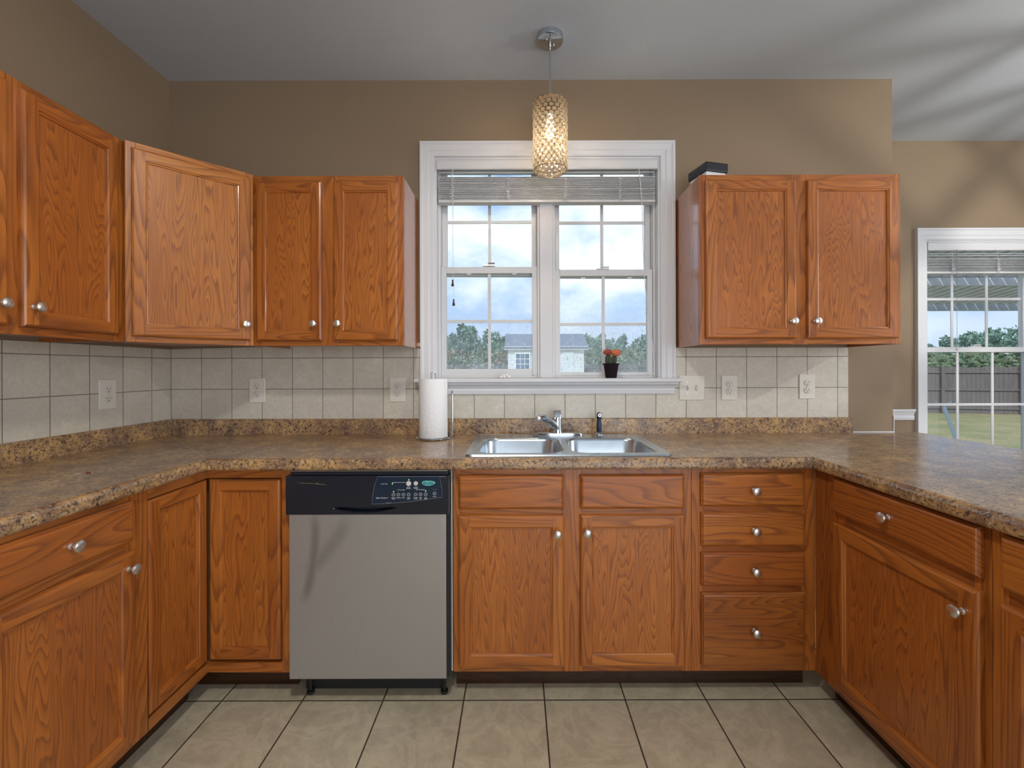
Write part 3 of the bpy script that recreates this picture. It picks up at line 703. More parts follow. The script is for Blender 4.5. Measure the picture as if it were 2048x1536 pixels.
for px, py, rr, mt in ((785.6, 989.6, .0066, BTN), (795.6, 989.6, .0066, BTN), (805.6, 989.6, .0066, BTN), (816, 989.6, .0066, BTN), (830, 989.4, .0066, BTN), (840, 989.2, .0066, BTN), (850.2, 989.2, .0066, BTN), (868, 987.5, .0066, BTN), (816, 967.5, .0092, BTS), (830.4, 967.3, .0078, BTS)):
    m = MB(); disc(m, px, py, rr); m.build('button', mt, panel)
    if mt is BTN:
        m2 = MB(); m2.lathe([(rr*.72, PY-.0019), (rr*.98, PY-.0019)], 18, (s2x(px), 0, s2z(py)), axis='Y', cap=False); m2.build('button_ring', DIM, panel)
for px, py in ((816.4, 960), (783.5, 968), (786, 983.6), (850.2, 982.6)):
    m = MB(); disc(m, px, py, .0017, .0022); m.build('indicator_light', LED, panel)
m = MB(); el = [(s2x(855.5)+.0250*cos(t)*(1+.06*cos(3*t)), s2z(967.0)+.0095*sin(t)+.002*(cos(t)**2)) for t in [2*pi*i/28 for i in range(28)]]
m.prism(el, PY-.001, PY+.001, axis='Y'); m.build('display', plain('teal_display', (.12, .46, .44), .3), panel)
m = MB()
for k in range(5): m.box(s2x(846+k*4), s2x(848.6+k*4), PY-.0016, PY-.0009, s2z(970-(k % 2)), s2z(964+(k % 3)))
m.build('display_marks', plain('dark_teal_marks', (.02, .16, .20), .4), panel)
def text(s, px, py, size, mat, parent, shear=0, sp=1.0):
    c = bpy.data.curves.new('printed_text', 'FONT'); c.body = s; c.size = size; c.align_x = 'CENTER'; c.align_y = 'CENTER'; c.extrude = .0002; c.shear = shear; c.space_character = sp
    o = bpy.data.objects.new('tmp', c); COL.objects.link(o); bpy.context.view_layer.update()
    me = bpy.data.meshes.new_from_object(o.evaluated_get(bpy.context.evaluated_depsgraph_get())); bpy.data.objects.remove(o)
    me.materials.clear(); me.materials.append(mat)
    q = bpy.data.objects.new('printed_text', me); COL.objects.link(q); q.parent = parent
    q.location = (s2x(px), PY-.0010, s2z(py)); q.rotation_euler = (radians(90), 0, 0); return q
text('STATUS', 767, 968.3, .0052, WTXT, panel, sp=1.5)
text('Washing Rinsing Clean Sanitized', 796, 965, .0038, WTXT, panel)
text('Quiet Partner I', 762.5, 996.2, .0072, WTXT, panel, .25)
text('CYCLES', 801, 980.4, .0056, WTXT, panel, sp=1.5); text('OPTIONS', 840, 980.0, .0056, WTXT, panel, sp=1.5)
for s_, px in (('POTS &\nPANS', 785.5), ('NORMAL', 795.6), ('LIGHT', 805.6), ('RINSE\nONLY', 816), ('HI TEMP\nWASH', 830), ('HEAT\nDRY', 840), ('SANI\nRINSE', 850.3)):
    text(s_, px, 997.2 if '\n' in s_ else 996, .0044, WTXT, panel)
text('DELAY', 868, 993.8, .0044, WTXT, panel); text('2  4  6', 868, 979.5, .0056, DIM, panel)
text('START\nRESUME', 816, 976.2, .0046, WTXT, panel); text('CANCEL\nDRAIN', 830.4, 976.2, .0046, WTXT, panel)
text('DU1017', 776.5, 1006, .0050, DIM, panel, sp=1.3)
m = MB(); m.box(-.83, -.30, -.56, -.545, .0, .098); D(m, 'kick_plate', DARK)
for x in (-.80, -.285):
    m = MB(); m.lathe([(.012, 0), (.014, .004), (.014, .012), (.006, .014), (.006, .10)], 12, (x, -.585, 0)); D(m, 'levelling_foot', DARK)

# ------------------------------------------------------------------ worktop
CT = .914; TH = .042
ct = empty('countertop', (0, 0, CT-TH)); tag(ct, 'U-shaped speckled brown laminate countertop with rolled front edge', 'countertop')
FE = -.648; LX, RX = -1.153, 1.095
prof = [(0.022, 0), (.006, 0), (.002, .004), (0, .010), (0, TH-.014), (.003, TH-.006), (.008, TH-.0018), (.015, TH)]   # (d, z) from underside round to top
def section(name, ends):
    """ends: two functions d -> (x, y)"""
    m = MB(); P = prof+[(ends[2], TH), (ends[2], 0)]
    a = [(*ends[0](d), z) for d, z in P]; b = [(*ends[1](d), z) for d, z in P]
    for i in range(len(P)):
        j = (i+1) % len(P); m.quad([a[i], a[j], b[j], b[i]])
    m.quad(a); m.quad(b)
    return m
g = .0006
DB = .645
m = section('l', (lambda d: (LX-d, -1.42), lambda d: (LX-d, FE+d-g), XL*-1+LX-.001)); m.build('worktop_left', LAM, ct, smooth=False)
m = section('r', (lambda d: (RX+d, -1.95), lambda d: (RX+d, min(FE+d-g, -.002)), .640))
m.box(RX+.640, 2.03, -1.95, -.002, 0, TH)
a = [(2.03, 0)]+[(2.066-.036+.036*cos(t), 0) for t in ()]
ed = [(0, 0)]
m.prism([(1.942, -.002), (1.942, .034), (2.02, .034), (2.048, .024), (2.062, .004), (2.066, -.03), (2.066, -.06), (2.03, -.06), (2.03, -.002)], 0, TH)
P = [(0, 0), (.030, 0), (.036, .006), (.036, TH-.014), (.033, TH-.006), (.028, TH-.0018), (.021, TH), (0, TH)]
m.prism([(2.03+u, z) for u, z in P], -1.95, -.06, axis='Y')
m.build('worktop_peninsula', LAM, ct)
# back section with the sink cut-out
SX0, SX1, SY0, SY1 = -.185, .575, -.585, -.095
m = MB()
P = prof+[(.050, TH), (.050, 0)]
a = [(LX-d+g, FE+d, z) for d, z in P]; b = [(RX+d-g, FE+d, z) for d, z in P]
for i in range(len(P)):
    if i == len(P)-2: continue
    j = (i+1) % len(P); m.quad([a[i], a[j], b[j], b[i]])
for z in (0, TH):
    y0 = FE+.050
    def pt(x, y): return (x, y, z)
    m.quad([pt(LX-.05+g, y0), pt(SX0, y0), pt(SX0, -.002), pt(LX-DB+g, -.002)])
    m.quad([pt(SX1, y0), pt(RX+.05-g, y0), pt(RX+DB-g, -.002), pt(SX1, -.002)])
    m.quad([pt(SX0, y0), pt(SX1, y0), pt(SX1, SY0), pt(SX0, SY0)]); m.quad([pt(SX0, SY1), pt(SX1, SY1), pt(SX1, -.002), pt(SX0, -.002)])
m.quad([(SX0, SY0, 0), (SX0, SY1, 0), (SX0, SY1, TH), (SX0, SY0, TH)]); m.quad([(SX1, SY0, 0), (SX1, SY1, 0), (SX1, SY1, TH), (SX1, SY0, TH)])
m.quad([(SX0, SY0, 0), (SX1, SY0, 0), (SX1, SY0, TH), (SX0, SY0, TH)]); m.quad([(SX0, SY1, 0), (SX1, SY1, 0), (SX1, SY1, TH), (SX0, SY1, TH)])
m.build('worktop_back', LAM, ct)
m = MB()
m.quad([(LX-.012, FE+.012-.0012, TH+.0002), (LX-.012, FE+.012+.0012, TH+.0002), (LX-.63, FE+.63+.0012, TH+.0002), (LX-.63, FE+.63-.0012, TH+.0002)])
m.build('mitre_seam', SEAM, ct); m = MB()
m.quad([(RX+.012, FE+.012-.0012, TH+.0002), (RX+.012, FE+.012+.0012, TH+.0002), (RX+.63, FE+.63+.0012, TH+.0002), (RX+.63, FE+.63-.0012, TH+.0002)])
m.build('mitre_seam', SEAM, ct)
SP = .079
m = MB(); pr = [(-.0015, 0), (-.020, 0), (-.020, SP-.004), (-.016, SP), (-.0015, SP)]
m.prism(pr, XL+.020, 1.716, axis='X', mi=0); o = m.build('backsplash_lip', LAM, ct, loc=(0, 0, TH+.0002))
m = MB(); m.prism([(XL+.0015, 0), (XL+.020, 0), (XL+.020, SP-.004), (XL+.016, SP), (XL+.0015, SP)], -1.42, -.0015, axis='Y'); m.build('backsplash_lip', LAM, ct, loc=(0, 0, TH+.0002))

# tiled backsplashes
TZ0, TZ1 = CT+SP+.0006, 1.3535
m = MB(); m.box(XL+.009, WX0-.0725, -.008, -.0005, TZ0, TZ1+.030); m.box(WX0-.0725, WX1+.0725, -.008, -.0005, TZ0, WZ0-.0765); m.box(WX1+.0725, 1.703, -.008, -.0005, TZ0, TZ1)
m.v = [(x, y, min(z, TZ1+.0) if x < -.51 and x > -9 else z) for x, y, z in m.v]
o = m.build('tile_backsplash', TILEB); tag(o, 'square cream tile backsplash along the window wall', 'backsplash')
m = MB(); m.box(-.5080, WX0-.0725, -.008, -.0005, TZ1, TZ1+.010); m.build('tile_edge', TILEB, o); m = MB(); m.box(WX1+.0725, .816, -.008, -.0005, TZ1, TZ1+.010); m.build('tile_edge', TILEB, o)
o = bx('tile_backsplash', TILEL, XL+.0005, XL+.008, -1.42, -.0005, TZ0, TZ1); tag(o, 'square cream tile backsplash on the left wall', 'backsplash')

# ------------------------------------------------------------------ outlets and switches
def outlet_parts(r, x=0):
    face = MB(); face.lathe([(0, -.0072), (.0150, -.0072), (.0158, -.0062), (.0158, -.004)], 24, (x, 0, .0195), axis='Y'); face.lathe([(0, -.0072), (.0150, -.0072), (.0158, -.0062), (.0158, -.004)], 24, (x, 0, -.0195), axis='Y')
    for zz in (.0195, -.0195):
        f = MB(); f.lathe([(0, -.0072), (.0150, -.0072), (.0158, -.0062), (.0158, -.004)], 24, (x, 0, zz), axis='Y'); fo = f.build('receptacle', PLATE, r, smooth=True)
        s = MB(); s.box(x-.0070, x-.0052, -.0080, -.006, zz-.001, zz+.0075); s.box(x+.0052, x+.0070, -.0080, -.006, zz-.0005, zz+.007); s.lathe([(0, -.0080), (.0026, -.0080), (.0026, -.006)], 10, (x, 0, zz-.0075), axis='Y')
        s.build('slots', DARK, fo)
        q = MB(); q.lathe([(.0150, -.00725), (.0162, -.0070)], 24, (x, 0, zz), axis='Y', cap=False); q.build('receptacle_rim', DIM2, fo)
DIM2 = plain('plastic_recess_line', (.33, .31, .27), .5)
def outlet(label, x, z, loc=None, rz=0, w=.080, h=.126, group=None):
    r = empty('wall_outlet', loc or (x, -.008, z), rz); tag(r, label, 'outlet')
    m = MB(); m.box(-w/2, w/2, -.0048, 0, -h/2, h/2); m.build('cover_plate', PLATE, r, bevel=.003, smooth=True, seg=3)
    outlet_parts(r)
    m = MB(); m.lathe([(0, -.0066), (.0030, -.0066), (.0034, -.004)], 12, axis='Y'); m.build('screw', PLATE, r)
    return r
outlet('almond wall outlet under the two-door cabinet left of the window', -1.339, 1.141)
outlet('almond wall outlet beside the paper towel roll', -.618, 1.143)
outlet('almond wall outlet next to the double switch plate', 1.089, 1.148)
outlet('almond wall outlet nearest the right end of the tiles', 1.489, 1.152)
outlet('almond wall outlet on the left wall tiles', 0, 0, loc=(XL+.008, -.362, 1.142), rz=radians(90), w=.082, h=.128)
r = empty('light_switch', (.896, -.008, 1.148)); tag(r, 'almond double switch plate right of the window sill', 'switch')
m = MB(); m.box(-.064, .064, -.0048, 0, -.063, .063); m.build('cover_plate', PLATE, r, bevel=.003, smooth=True, seg=3)
for i, x in enumerate((-.023, .023)):
    m = MB(); m.box(x-.0052, x+.0052, -.0054, -.0040, -.012, .012); m.build('switch_slot', DIM2, r)
    m = MB(); s = 1 if i == 0 else -1; m.prism([(-.005, -.004), (-.015, .003*s+.004*s), (-.015, .009*s+.002*s), (-.005, .008)], x-.0038, x+.0038, axis='X'); m.build('toggle', PLATE, r)
    for zz in (.030, -.030):
        m = MB(); m.lathe([(0, -.0062), (.0028, -.0062), (.0032, -.004)], 12, (x, 0, zz), axis='Y'); m.build('screw', NICKEL, r)

# ------------------------------------------------------------------ sink
r = empty('kitchen_sink', (.195, -.34, CT)); tag(r, 'double bowl stainless steel sink set into the countertop', 'sink')
def rrect(cx, cy, w, h, rad, n=7):
    out = []
    for (sx, sy, a0) in ((1, 1, 0), (-1, 1, 90), (-1, -1, 180), (1, -1, 270)):
        for i in range(n+1):
            a = radians(a0+90*i/n); out.append((cx+sx*(w/2-rad)+rad*cos(a), cy+sy*(h/2-rad)+rad*sin(a)))
    return out
cx0, cy0 = .195, -.34
def bowl(cx, w):
    m = MB(); cy = -.378; hh = .375
    levels = [(0, .0055, 0.070), (.004, .0030, .068), (.010, -.008, .064), (.016, -.12, .058), (.028, -.150, .05), (.06, -.165, .03), (w/2-.03, -.168, .005)]
    rings = []
    for ins, z, rad in levels:
        ww, hq = w-2*ins, hh-2*min(ins, hh/2-.03); rings.append([(x-cx0, y-cy0, z) for x, y in rrect(cx, cy, ww, hq, min(rad, ww/2-.001, hq/2-.001))])
    for a, b in zip(rings[:-1], rings[1:]):
        n = len(a)
        for i in range(n): m.quad([a[i], a[(i+1) % n], b[(i+1) % n], b[i]])
    m.quad(rings[-1]); o = m.build('bowl', SINK, r, smooth=True)
    d = MB(); d.lathe([(.045, .001), (.040, .0035), (.028, .002), (.026, -.004), (.0, -.004)], 24, (cx-cx0, cy-cy0, -.168)); d.build('drain', CHROME, o, smooth=True)
    return rings[0]
wA, wB = .350, .350
ra = bowl(.0125, wA); rb = bowl(.3900, wB)
# deck with two openings, raised rolled rim
outer = [(x-cx0, y-cy0) for x, y in rrect(.195, -.337, .800, .545, .030)]
bm = bmesh.new()
def addloop(pts, z):
    vs_ = [bm.verts.new((p[0], p[1], z)) for p in pts]; es = [bm.edges.new((vs_[i], vs_[(i+1) % len(vs_)])) for i in range(len(vs_))]; return vs_, es
inn = [(x-cx0, y-cy0) for x, y in rrect(.195, -.337, .784, .529, .024)]
v0, e0 = addloop(inn, .0055); v1, e1 = addloop([(p[0], p[1]) for p in ra], .0055); v2, e2 = addloop([(p[0], p[1]) for p in rb], .0055)
bmesh.ops.triangle_fill(bm, use_beauty=True, edges=e0+e1+e2)
vo = [bm.verts.new((p[0], p[1], .0065)) for p in [(x-cx0, y-cy0) for x, y in rrect(.195, -.337, .792, .537, .028)]]
vq = [bm.verts.new((p[0], p[1], .0008)) for p in outer]
for A, B in ((v0, vo), (vo, vq)):
    for i in range(len(A)):
        j = (i+1) % len(A); bm.faces.new((A[i], A[j], B[j], B[i]))
bmesh.ops.recalc_face_normals(bm, faces=bm.faces)
me = bpy.data.meshes.new('deck'); bm.to_mesh(me); bm.free(); me.materials.append(SINK)
o = bpy.data.objects.new('sink_deck', me); COL.objects.link(o); o.parent = r

# faucet
r = empty('faucet', (.195, -.105, CT+.0065)); tag(r, 'single-handle chrome faucet with its spout turned to the left', 'faucet')
m = MB()
ov = lambda k, z: [(.127*k*cos(t), .026*k*sin(t), z) for t in [2*pi*i/40 for i in range(40)]]
R_ = [ov(1, 0), ov(1, .004), ov(.95, .011), ov(.75, .014)]
for a, b in zip(R_[:-1], R_[1:]):
    for i in range(40): m.quad([a[i], a[(i+1) % 40], b[(i+1) % 40], b[i]])
m.quad(R_[-1]); m.build('base_plate', CHROME, r, smooth=True)
m = MB(); m.lathe([(.027, .012), (.0255, .020), (.0240, .045), (.0245, .075), (.0235, .088), (.016, .093), (0, .094)], 28); m.build('faucet_body', CHROME, r, smooth=True)
m = MB(); m.prism([(-.022, .078), (.022, .078), (.018, .108), (.014, .123), (-.008, .123), (-.018, .112)], -.018, .018, axis='X'); m.build('handle', CHROME, r, bevel=.004, smooth=True, seg=3)
m = MB(); m.lathe([(0, -.0215), (.0045, -.0215), (.0045, -.018)], 12, (0.001, -.001, .075), axis='Y'); m.build('indicator_dot', plain('blue_black_dot', (.02, .03, .06), .3), r)
m = MB(); tip = (-.096, -.125, .099)
_p = smooth([(0, -.010, .028), (-.016, -.028, .048), (-.045, -.062, .076), (-.072, -.095, .096), tip]); m.tube(_p, .0125, 16, radii=[.0105+.0075*sin(pi*min(1, i/len(_p)*1.05)) for i in range(len(_p))]); sp_ = m.build('spout', CHROME, r, smooth=True)
m = MB(); m.lathe([(.0, -.012), (.010, -.012), (.0125, -.006), (.013, .006), (.010, .012), (0, .012)], 20, (tip[0]-.003, tip[1]-.004, tip[2]-.004)); m.build('aerator', NICKEL, sp_, smooth=True)
# sprayer
r = empty('side_sprayer', (.402, -.100, CT+.0055)); tag(r, 'dark blue side sprayer standing right of the faucet', 'sprayer')
NAVY = plain('navy_black_plastic', (.012, .022, .045), .25)
m = MB(); m.lathe([(.022, 0), (.021, .005), (.014, .012), (.012, .014), (0, .014)], 24); m.build('escutcheon', CHROME, r, smooth=True)
m = MB(); m.lathe([(.012, .014), (.0135, .03), (.0120, .055), (.0105, .078), (.013, .090), (0, .093)], 20); m.build('handle', NAVY, r, smooth=True)
m = MB(); m.lathe([(0, -.022), (.009, -.022), (.0125, -.017), (.0130, .004), (.009, .011), (0, .013)], 20, (0, 0, .100), axis='Y'); hd = m.build('spray_head', NAVY, r, smooth=True)
m = MB(); m.lathe([(.0045, -.0225), (.0085, -.0225)], 20, (0, 0, .100), axis='Y', cap=False); m.build('nozzle_ring', NICKEL, hd)

# ------------------------------------------------------------------ paper towel holder + roll
PX, PYY = -.405, -.165
r = empty('paper_towel_holder', (PX, PYY, CT)); tag(r, 'chrome wire paper towel holder standing left of the sink', 'towel holder')
m = MB(); circ = [(.078*cos(t), .078*sin(t), .006) for t in [2*pi*i/40 for i in range(40)]]; m.tube(circ, .0026, 8, closed=True)
m.tube([(-.078, 0, .006), (.078, 0, .006)], .0022, 8); m.tube([(0, -.078, .006), (0, .078, .006)], .0022, 8)
for a in (35, 125, 215, 305):
    m.blob((.078*cos(radians(a)), .078*sin(radians(a)), .0042), .0042, 6)
m.build('wire_base', CHROME, r, smooth=True)
m = MB(); m.tube(smooth([(-.010, 0, .006), (-.010, 0, .29), (-.010, 0, .305), (-.006, 0, .316), (.001, 0, .318), (.008, 0, .314), (.011, 0, .303), (.011, 0, .285), (.011, 0, .006)]), .0022, 8); m.build('centre_loop', CHROME, r, smooth=True)
m = MB(); m.tube(smooth([(.0762, -.018, .006), (.088, -.018, .015), (.090, -.018, .20), (.090, -.014, .222), (.0905, 0, .232), (.091, .008, .222), (.091, .012, .20), (.089, .014, .015), (.0762, .015, .006)]), .0022, 8); m.build('tension_arm', CHROME, r, smooth=True)
m = MT('embossed_paper', .9, 0, .1); vv = m.coord((1, 1, 1), False); m.col((.84, .85, .87))
vo = m.n('TexVoronoi'); vo.inputs['Scale'].default_value = 90; m.l(vv, vo.inputs['Vector']); m.bump(vo.outputs['Distance'], .55, .0022); PAPER = m.mat
m = MB(); pf = [(.020, .008), (.0655, .008), (.0668, .010), (.0668, .285), (.0655, .287), (.020, .287), (.020, .008)]
b_ = 64
for i in range(b_):
    for k in range(len(pf)-1):
        pts = []
        for (ii, kk) in ((i, k), (i+1, k), (i+1, k+1), (i, k+1)):
            a = 2*pi*ii/b_; rr = pf[kk][0]; rr *= (1+.010*sin(2*a+.6)+.004*sin(5*a)) if rr > .03 else 1
            pts.append((rr*cos(a), rr*sin(a), pf[kk][1]))
        m.quad(pts)
m.box(.0655, .0685, -.012, .004, .0085, .287)   # free edge of the sheet
o = m.build('paper_towel_roll', PAPER, loc=(PX, PYY, CT+.0008), smooth=True); tag(o, 'white paper towel roll standing on the wire holder', 'paper towel')

# ------------------------------------------------------------------ cactus
r = empty('potted_cactus', (.478, -.026, WZ0+.0045)); r.scale = (1.12, 1.12, 1.0); tag(r, 'grafted cactus with two red-orange heads in a dark plastic pot', 'potted plant')
POTM = MT('smoky_plastic_pot', .15, 0, .5); POTM.col((.05, .03, .04)); POTM.b.inputs['Transmission Weight'].default_value = .55; POTM.b.inputs['IOR'].default_value = 1.1
m = MB(); m.lathe([(.0, .001), (.024, .001), (.0255, .004), (.0335, .062), (.0345, .066), (.0385, .068), (.0392, .075), (.0375, .075), (.034, .070), (.0325, .064), (.0245, .006), (0, .004)], 32)
for i in range(8):
    a = 2*pi*i/8; m.box(.021*cos(a)-.003, .021*cos(a)+.003, .021*sin(a)-.003, .021*sin(a)+.003, 0, .004)
m.build('pot', POTM.mat, r, smooth=True)
m = MB(); m.lathe([(0, .006), (.012, .008), (.020, .026), (.0275, .060), (.020, .062), (0, .063)], 20); m.build('soil', plain('dark_soil', (.028, .018, .014), .9), r, smooth=True)
def stem(name, a, b, r0, r1, seed):
    m = MB(); A, B = Vector(a), Vector(b); n = 24; rows = 10; b0 = []
    ax = (B-A).normalized(); u = ax.cross(Vector((0, 1, 0))).normalized(); w = ax.cross(u)
    for i in range(rows+1):
        t = i/rows; rr = (r0+(r1-r0)*t)*(1 if t < .9 else .75)*(.82+.18*sin(pi*min(1, t*1.2)))
        ringp = []
        for k in range(n):
            an = 2*pi*k/n; q = rr*(1+.22*cos(3*an)); ringp.append(A+(B-A)*t+u*cos(an)*q+w*sin(an)*q)
        b0.append(ringp)
    for p, q in zip(b0[:-1], b0[1:]):
        for k in range(n): m.quad([p[k], p[(k+1) % n], q[(k+1) % n], q[k]])
    m.quad(b0[0]); m.quad(b0[-1]); return m.build(name, plain('dark_green_cactus', (.035, .060, .028), .55, var=.3), r, smooth=True)
stem('cactus_stem', (-.009, 0, .060), (-.011, .003, .122), .0130, .0140, 1); stem('cactus_stem', (.008, -.004, .060), (.017, -.006, .114), .0125, .0130, 2)
def head(c, R, col, seed):
    m = MB(); n = 40; rows = 20; rg = []
    for i in range(rows+1):
        th = pi*i/rows; rp = []
        for k in range(n):
            ph = 2*pi*k/n; q = R*(1+.16*abs(cos(5*ph))*sin(th)+.10*sin(9*th+3*ph+seed)); rp.append((c[0]+q*sin(th)*cos(ph), c[1]+q*sin(th)*sin(ph), c[2]+.80*q*cos(th)))
        rg.append(rp)
    for p, q in zip(rg[:-1], rg[1:]):
        for k in range(n): m.quad([p[k], p[(k+1) % n], q[(k+1) % n], q[k]])
    random.seed(seed)
    for i in range(70):
        th = random.uniform(.1, 2.5); ph = random.uniform(0, 2*pi); d = Vector((sin(th)*cos(ph), sin(th)*sin(ph), .8*cos(th)))
        p = Vector(c)+d*R*1.05; m.tube([p, p+d*random.uniform(.003, .007)+Vector((random.uniform(-.002, .002), 0, 0))], .0009, 4, radii=[.0012, .0003])
    mt = MT('cactus_flower_%s' % name_of[seed], .6); v = mt.noise(mt.coord((1, 1, 1)), 160, 3, .6); mt.col(mt.mix(v, tuple(x*.45 for x in col), tuple(min(1, x*1.35) for x in col)))
    return m.build('cactus_head', mt.mat, r, smooth=True)
name_of = {3: 'red', 5: 'orange'}
head((-.015, .003, .132), .0165, (.48, .085, .055), 3)['label'] = 'dark red cactus head'
head((.021, -.006, .128), .0205, (.72, .22, .10), 5)['label'] = 'orange cactus head'

# coral ornament on the sill
m = MB(); random.seed(4)
for i in range(16):
    m.blob((random.uniform(-.028, .028), random.uniform(-.012, .012), random.uniform(.006, .010)), random.uniform(.0055, .0075), 6, seed=i, amp=.5)
for i in range(8): m.blob((random.uniform(-.014, .014), random.uniform(-.008, .008), random.uniform(.014, .019)), random.uniform(.005, .007), 6, seed=i+30, amp=.5)
o = m.build('coral_ornament', plain('white_coral', (.80, .80, .78), .6), loc=(-.066, -.030, WZ0+.0035), smooth=True); tag(o, 'small white coral-like ornament on the window sill', 'ornament')

# brown crumb and a scrap on the left counter
m = MB(); m.tube([(.0055*cos(t), .0055*sin(t)*.8, .0016) for t in [2*pi*i/14 for i in range(14)]], .0017, 6, closed=True)
o = m.build('rubber_ring', plain('red_brown_rubber', (.20, .045, .02), .5), loc=(-1.388, -.862, CT+.0003)); tag(o, 'tiny red-brown ring lying on the left countertop', 'ring')
m = MB(); m.prism([(-.010, -.0015), (-.002, -.0028), (.012, .0), (.001, .0022), (-.008, .0025)], 0, .0006)
o = m.build('paper_scrap', plain('white_scrap', (.72, .70, .66), .7), loc=(-1.417, -.868, CT+.0003), rot=(0, 0, .1)); tag(o, 'tiny pale scrap beside the red-brown ring on the countertop', 'scrap')

# container on the right wall cabinet
r = empty('storage_box', (.915, -.165, Z1-.0015), ); r.rotation_euler = (0, 0, radians(14)); tag(r, 'white box with a black lid on top of the right wall cabinet', 'box')
m = MB(); m.box(-.052, .052, -.060, .060, 0, .052); m.build('box_body', plain('white_cardboard', (.75, .76, .78), .6), r, bevel=.002)
m = MB(); m.box(-.060, .060, -.070, .070, .048, .092); m.build('lid', plain('black_lid', (.012, .015, .022), .4), r, bevel=.006)

# ------------------------------------------------------------------ pendant lamp
PC = (.150, -.300)
r = empty('pendant_lamp', (PC[0], PC[1], H)); tag(r, 'crystal cylinder pendant lamp hanging in front of the sink window', 'pendant lamp')
m = MB(); m.lathe([(0, -.026), (.054, -.026), (.0585, -.024), (.060, -.020), (.060, -.0005), (0, -.0005)], 40); cn = m.build('canopy', CHROME, r, smooth=True)
for x, y in ((-.016, -.02), (.018, .014)):
    m = MB(); m.lathe([(0, -.034), (.0035, -.034), (.0042, -.030), (.0042, -.026)], 10, (x, y, 0)); m.build('screw', CHROME, cn, smooth=True)
STOP, SBOT, SR = -.302, -.603, .0735
m = MB(); m.lathe([(.0042, -.026), (.0042, STOP)], 12); m.lathe([(.007, -.026), (.007, -.050), (.0042, -.053)], 12); m.build('stem', CHROME, r, smooth=True)
NA, NR = 18, 17
hz = (STOP-SBOT)/NR
m = MB()
def cyl(a, z, rr=SR): return (rr*cos(a), rr*sin(a), z)
for k in range(NA):
    for sgn in (1, -1):
        pts = []
        for i in range((NR)*4+1):
            t = i/4; a = 2*pi*(k+sgn*t*.5)/NA; wob = .12*sin(2*pi*t)*2*pi/NA*sgn
            pts.append(cyl(a-wob*.6, STOP-t*hz))
        m.tube(pts, .0019, 4)
for z in (STOP, SBOT): m.tube([cyl(2*pi*i/48, z) for i in range(48)], .0018, 6, closed=True)
[m.tube([(-SR*cos(q), -SR*sin(q), STOP), (SR*cos(q), SR*sin(q), STOP)], .0016, 6) for q in (0, pi/3, 2*pi/3)]; m.lathe([(0, STOP-.001), (.0725, STOP-.001), (.0725, STOP+.001), (0, STOP+.001)], 24)  # disc on top added to keep the bulb's bright ring off the ceiling
WIRE = MT('brass_toned_wire', .4, .6).col((.26, .17, .10)).mat
m.build('wire_frame', WIRE, r)
cry = MT('clear_crystal', .05, 0, .5); nt = cry.nt; nt.nodes.remove(cry.b)
t1 = cry.n('BsdfTranslucent'); t1.inputs[0].default_value = (.93, .88, .78, 1); g1 = cry.n('BsdfGlossy'); g1.inputs[1].default_value = .08; tp = cry.n('BsdfTransparent'); tp.inputs[0].default_value = (.95, .93, .90, 1)
mm = cry.n('MixShader'); mm.inputs[0].default_value = .95; cry.l(tp.outputs[0], mm.inputs[1]); cry.l(t1.outputs[0], mm.inputs[2])
lw = cry.n('LayerWeight'); lw.inputs[0].default_value = .12
m3 = cry.n('MixShader'); cry.l(lw.outputs['Fresnel'], m3.inputs[0]); cry.l(mm.outputs[0], m3.inputs[1]); cry.l(g1.outputs[0], m3.inputs[2]); cry.l(m3.outputs[0], nt.nodes['Material Output'].inputs['Surface'])
CRY = cry.mat
cm = MB(); n = 8; rr_ = .0108
rngs = []
for rad, h in ((.30, -.0055), (.78, -.0035), (1, 0), (.78, .0035), (.30, .0055)):
    rngs.append([(h, rad*rr_*cos(2*pi*i/n+pi/8), rad*rr_*.84*sin(2*pi*i/n+pi/8)) for i in range(n)])
for a, b in zip(rngs[:-1], rngs[1:]):
    for i in range(n): cm.quad([a[i], a[(i+1) % n], b[(i+1) % n], b[i]])
cm.quad(rngs[0]); cm.quad(rngs[-1])
CM = cm.mesh('crystal', CRY)
cells = []
for row in range(NR):
    for k in range(NA):
        a = 2*pi*(k+.5*(row % 2)+(.5 if True else 0))/NA; z = STOP-(row+.5)*hz+hz*.0
        a = 2*pi*(k+.5*((row+1) % 2))/NA
        cells.append((a, z))
cells.sort(key=lambda c: sin(c[0]))          # most camera-facing (towards -y) first
far = MB()
for i, (a, z) in enumerate(cells):
    if i < 100:
        o = bpy.data.objects.new('crystal', CM); COL.objects.link(o); o.parent = r; o.location = cyl(a, z); o.rotation_euler = (0, 0, a)
    else:
        M4 = Matrix.Translation(cyl(a, z)) @ Matrix.Rotation(a, 4, 'Z'); b = len(far.v)
        far.v += [tuple(M4 @ v.co) for v in CM.vertices]
        for p in CM.polygons: far.f.append(tuple(b+q for q in p.vertices)); far.m.append(0)
o = far.build('crystal', CRY, r, fix=False); o['kind'] = 'stuff'
m = MB(); m.lathe([(0, STOP), (.014, STOP), (.016, STOP-.045), (.012, STOP-.05), (0, STOP-.05)], 16); m.build('bulb_socket', CHROME, r, smooth=True)
bl = MT('glowing_bulb'); bl.b.inputs['Emission Color'].default_value = (1, .86, .62, 1); bl.b.inputs['Emission Strength'].default_value = 3.5
m = MB(); m.lathe([(.010, STOP-.050), (.013, STOP-.07), (.021, STOP-.10), (.023, STOP-.125), (.019, STOP-.145), (.009, STOP-.157), (0, STOP-.159)], 20)
bo = m.build('bulb', bl.mat, r, smooth=True)
bo.visible_shadow = True
bpy.data.objects['pendant_light'].location = (PC[0], PC[1], H+STOP-.19)

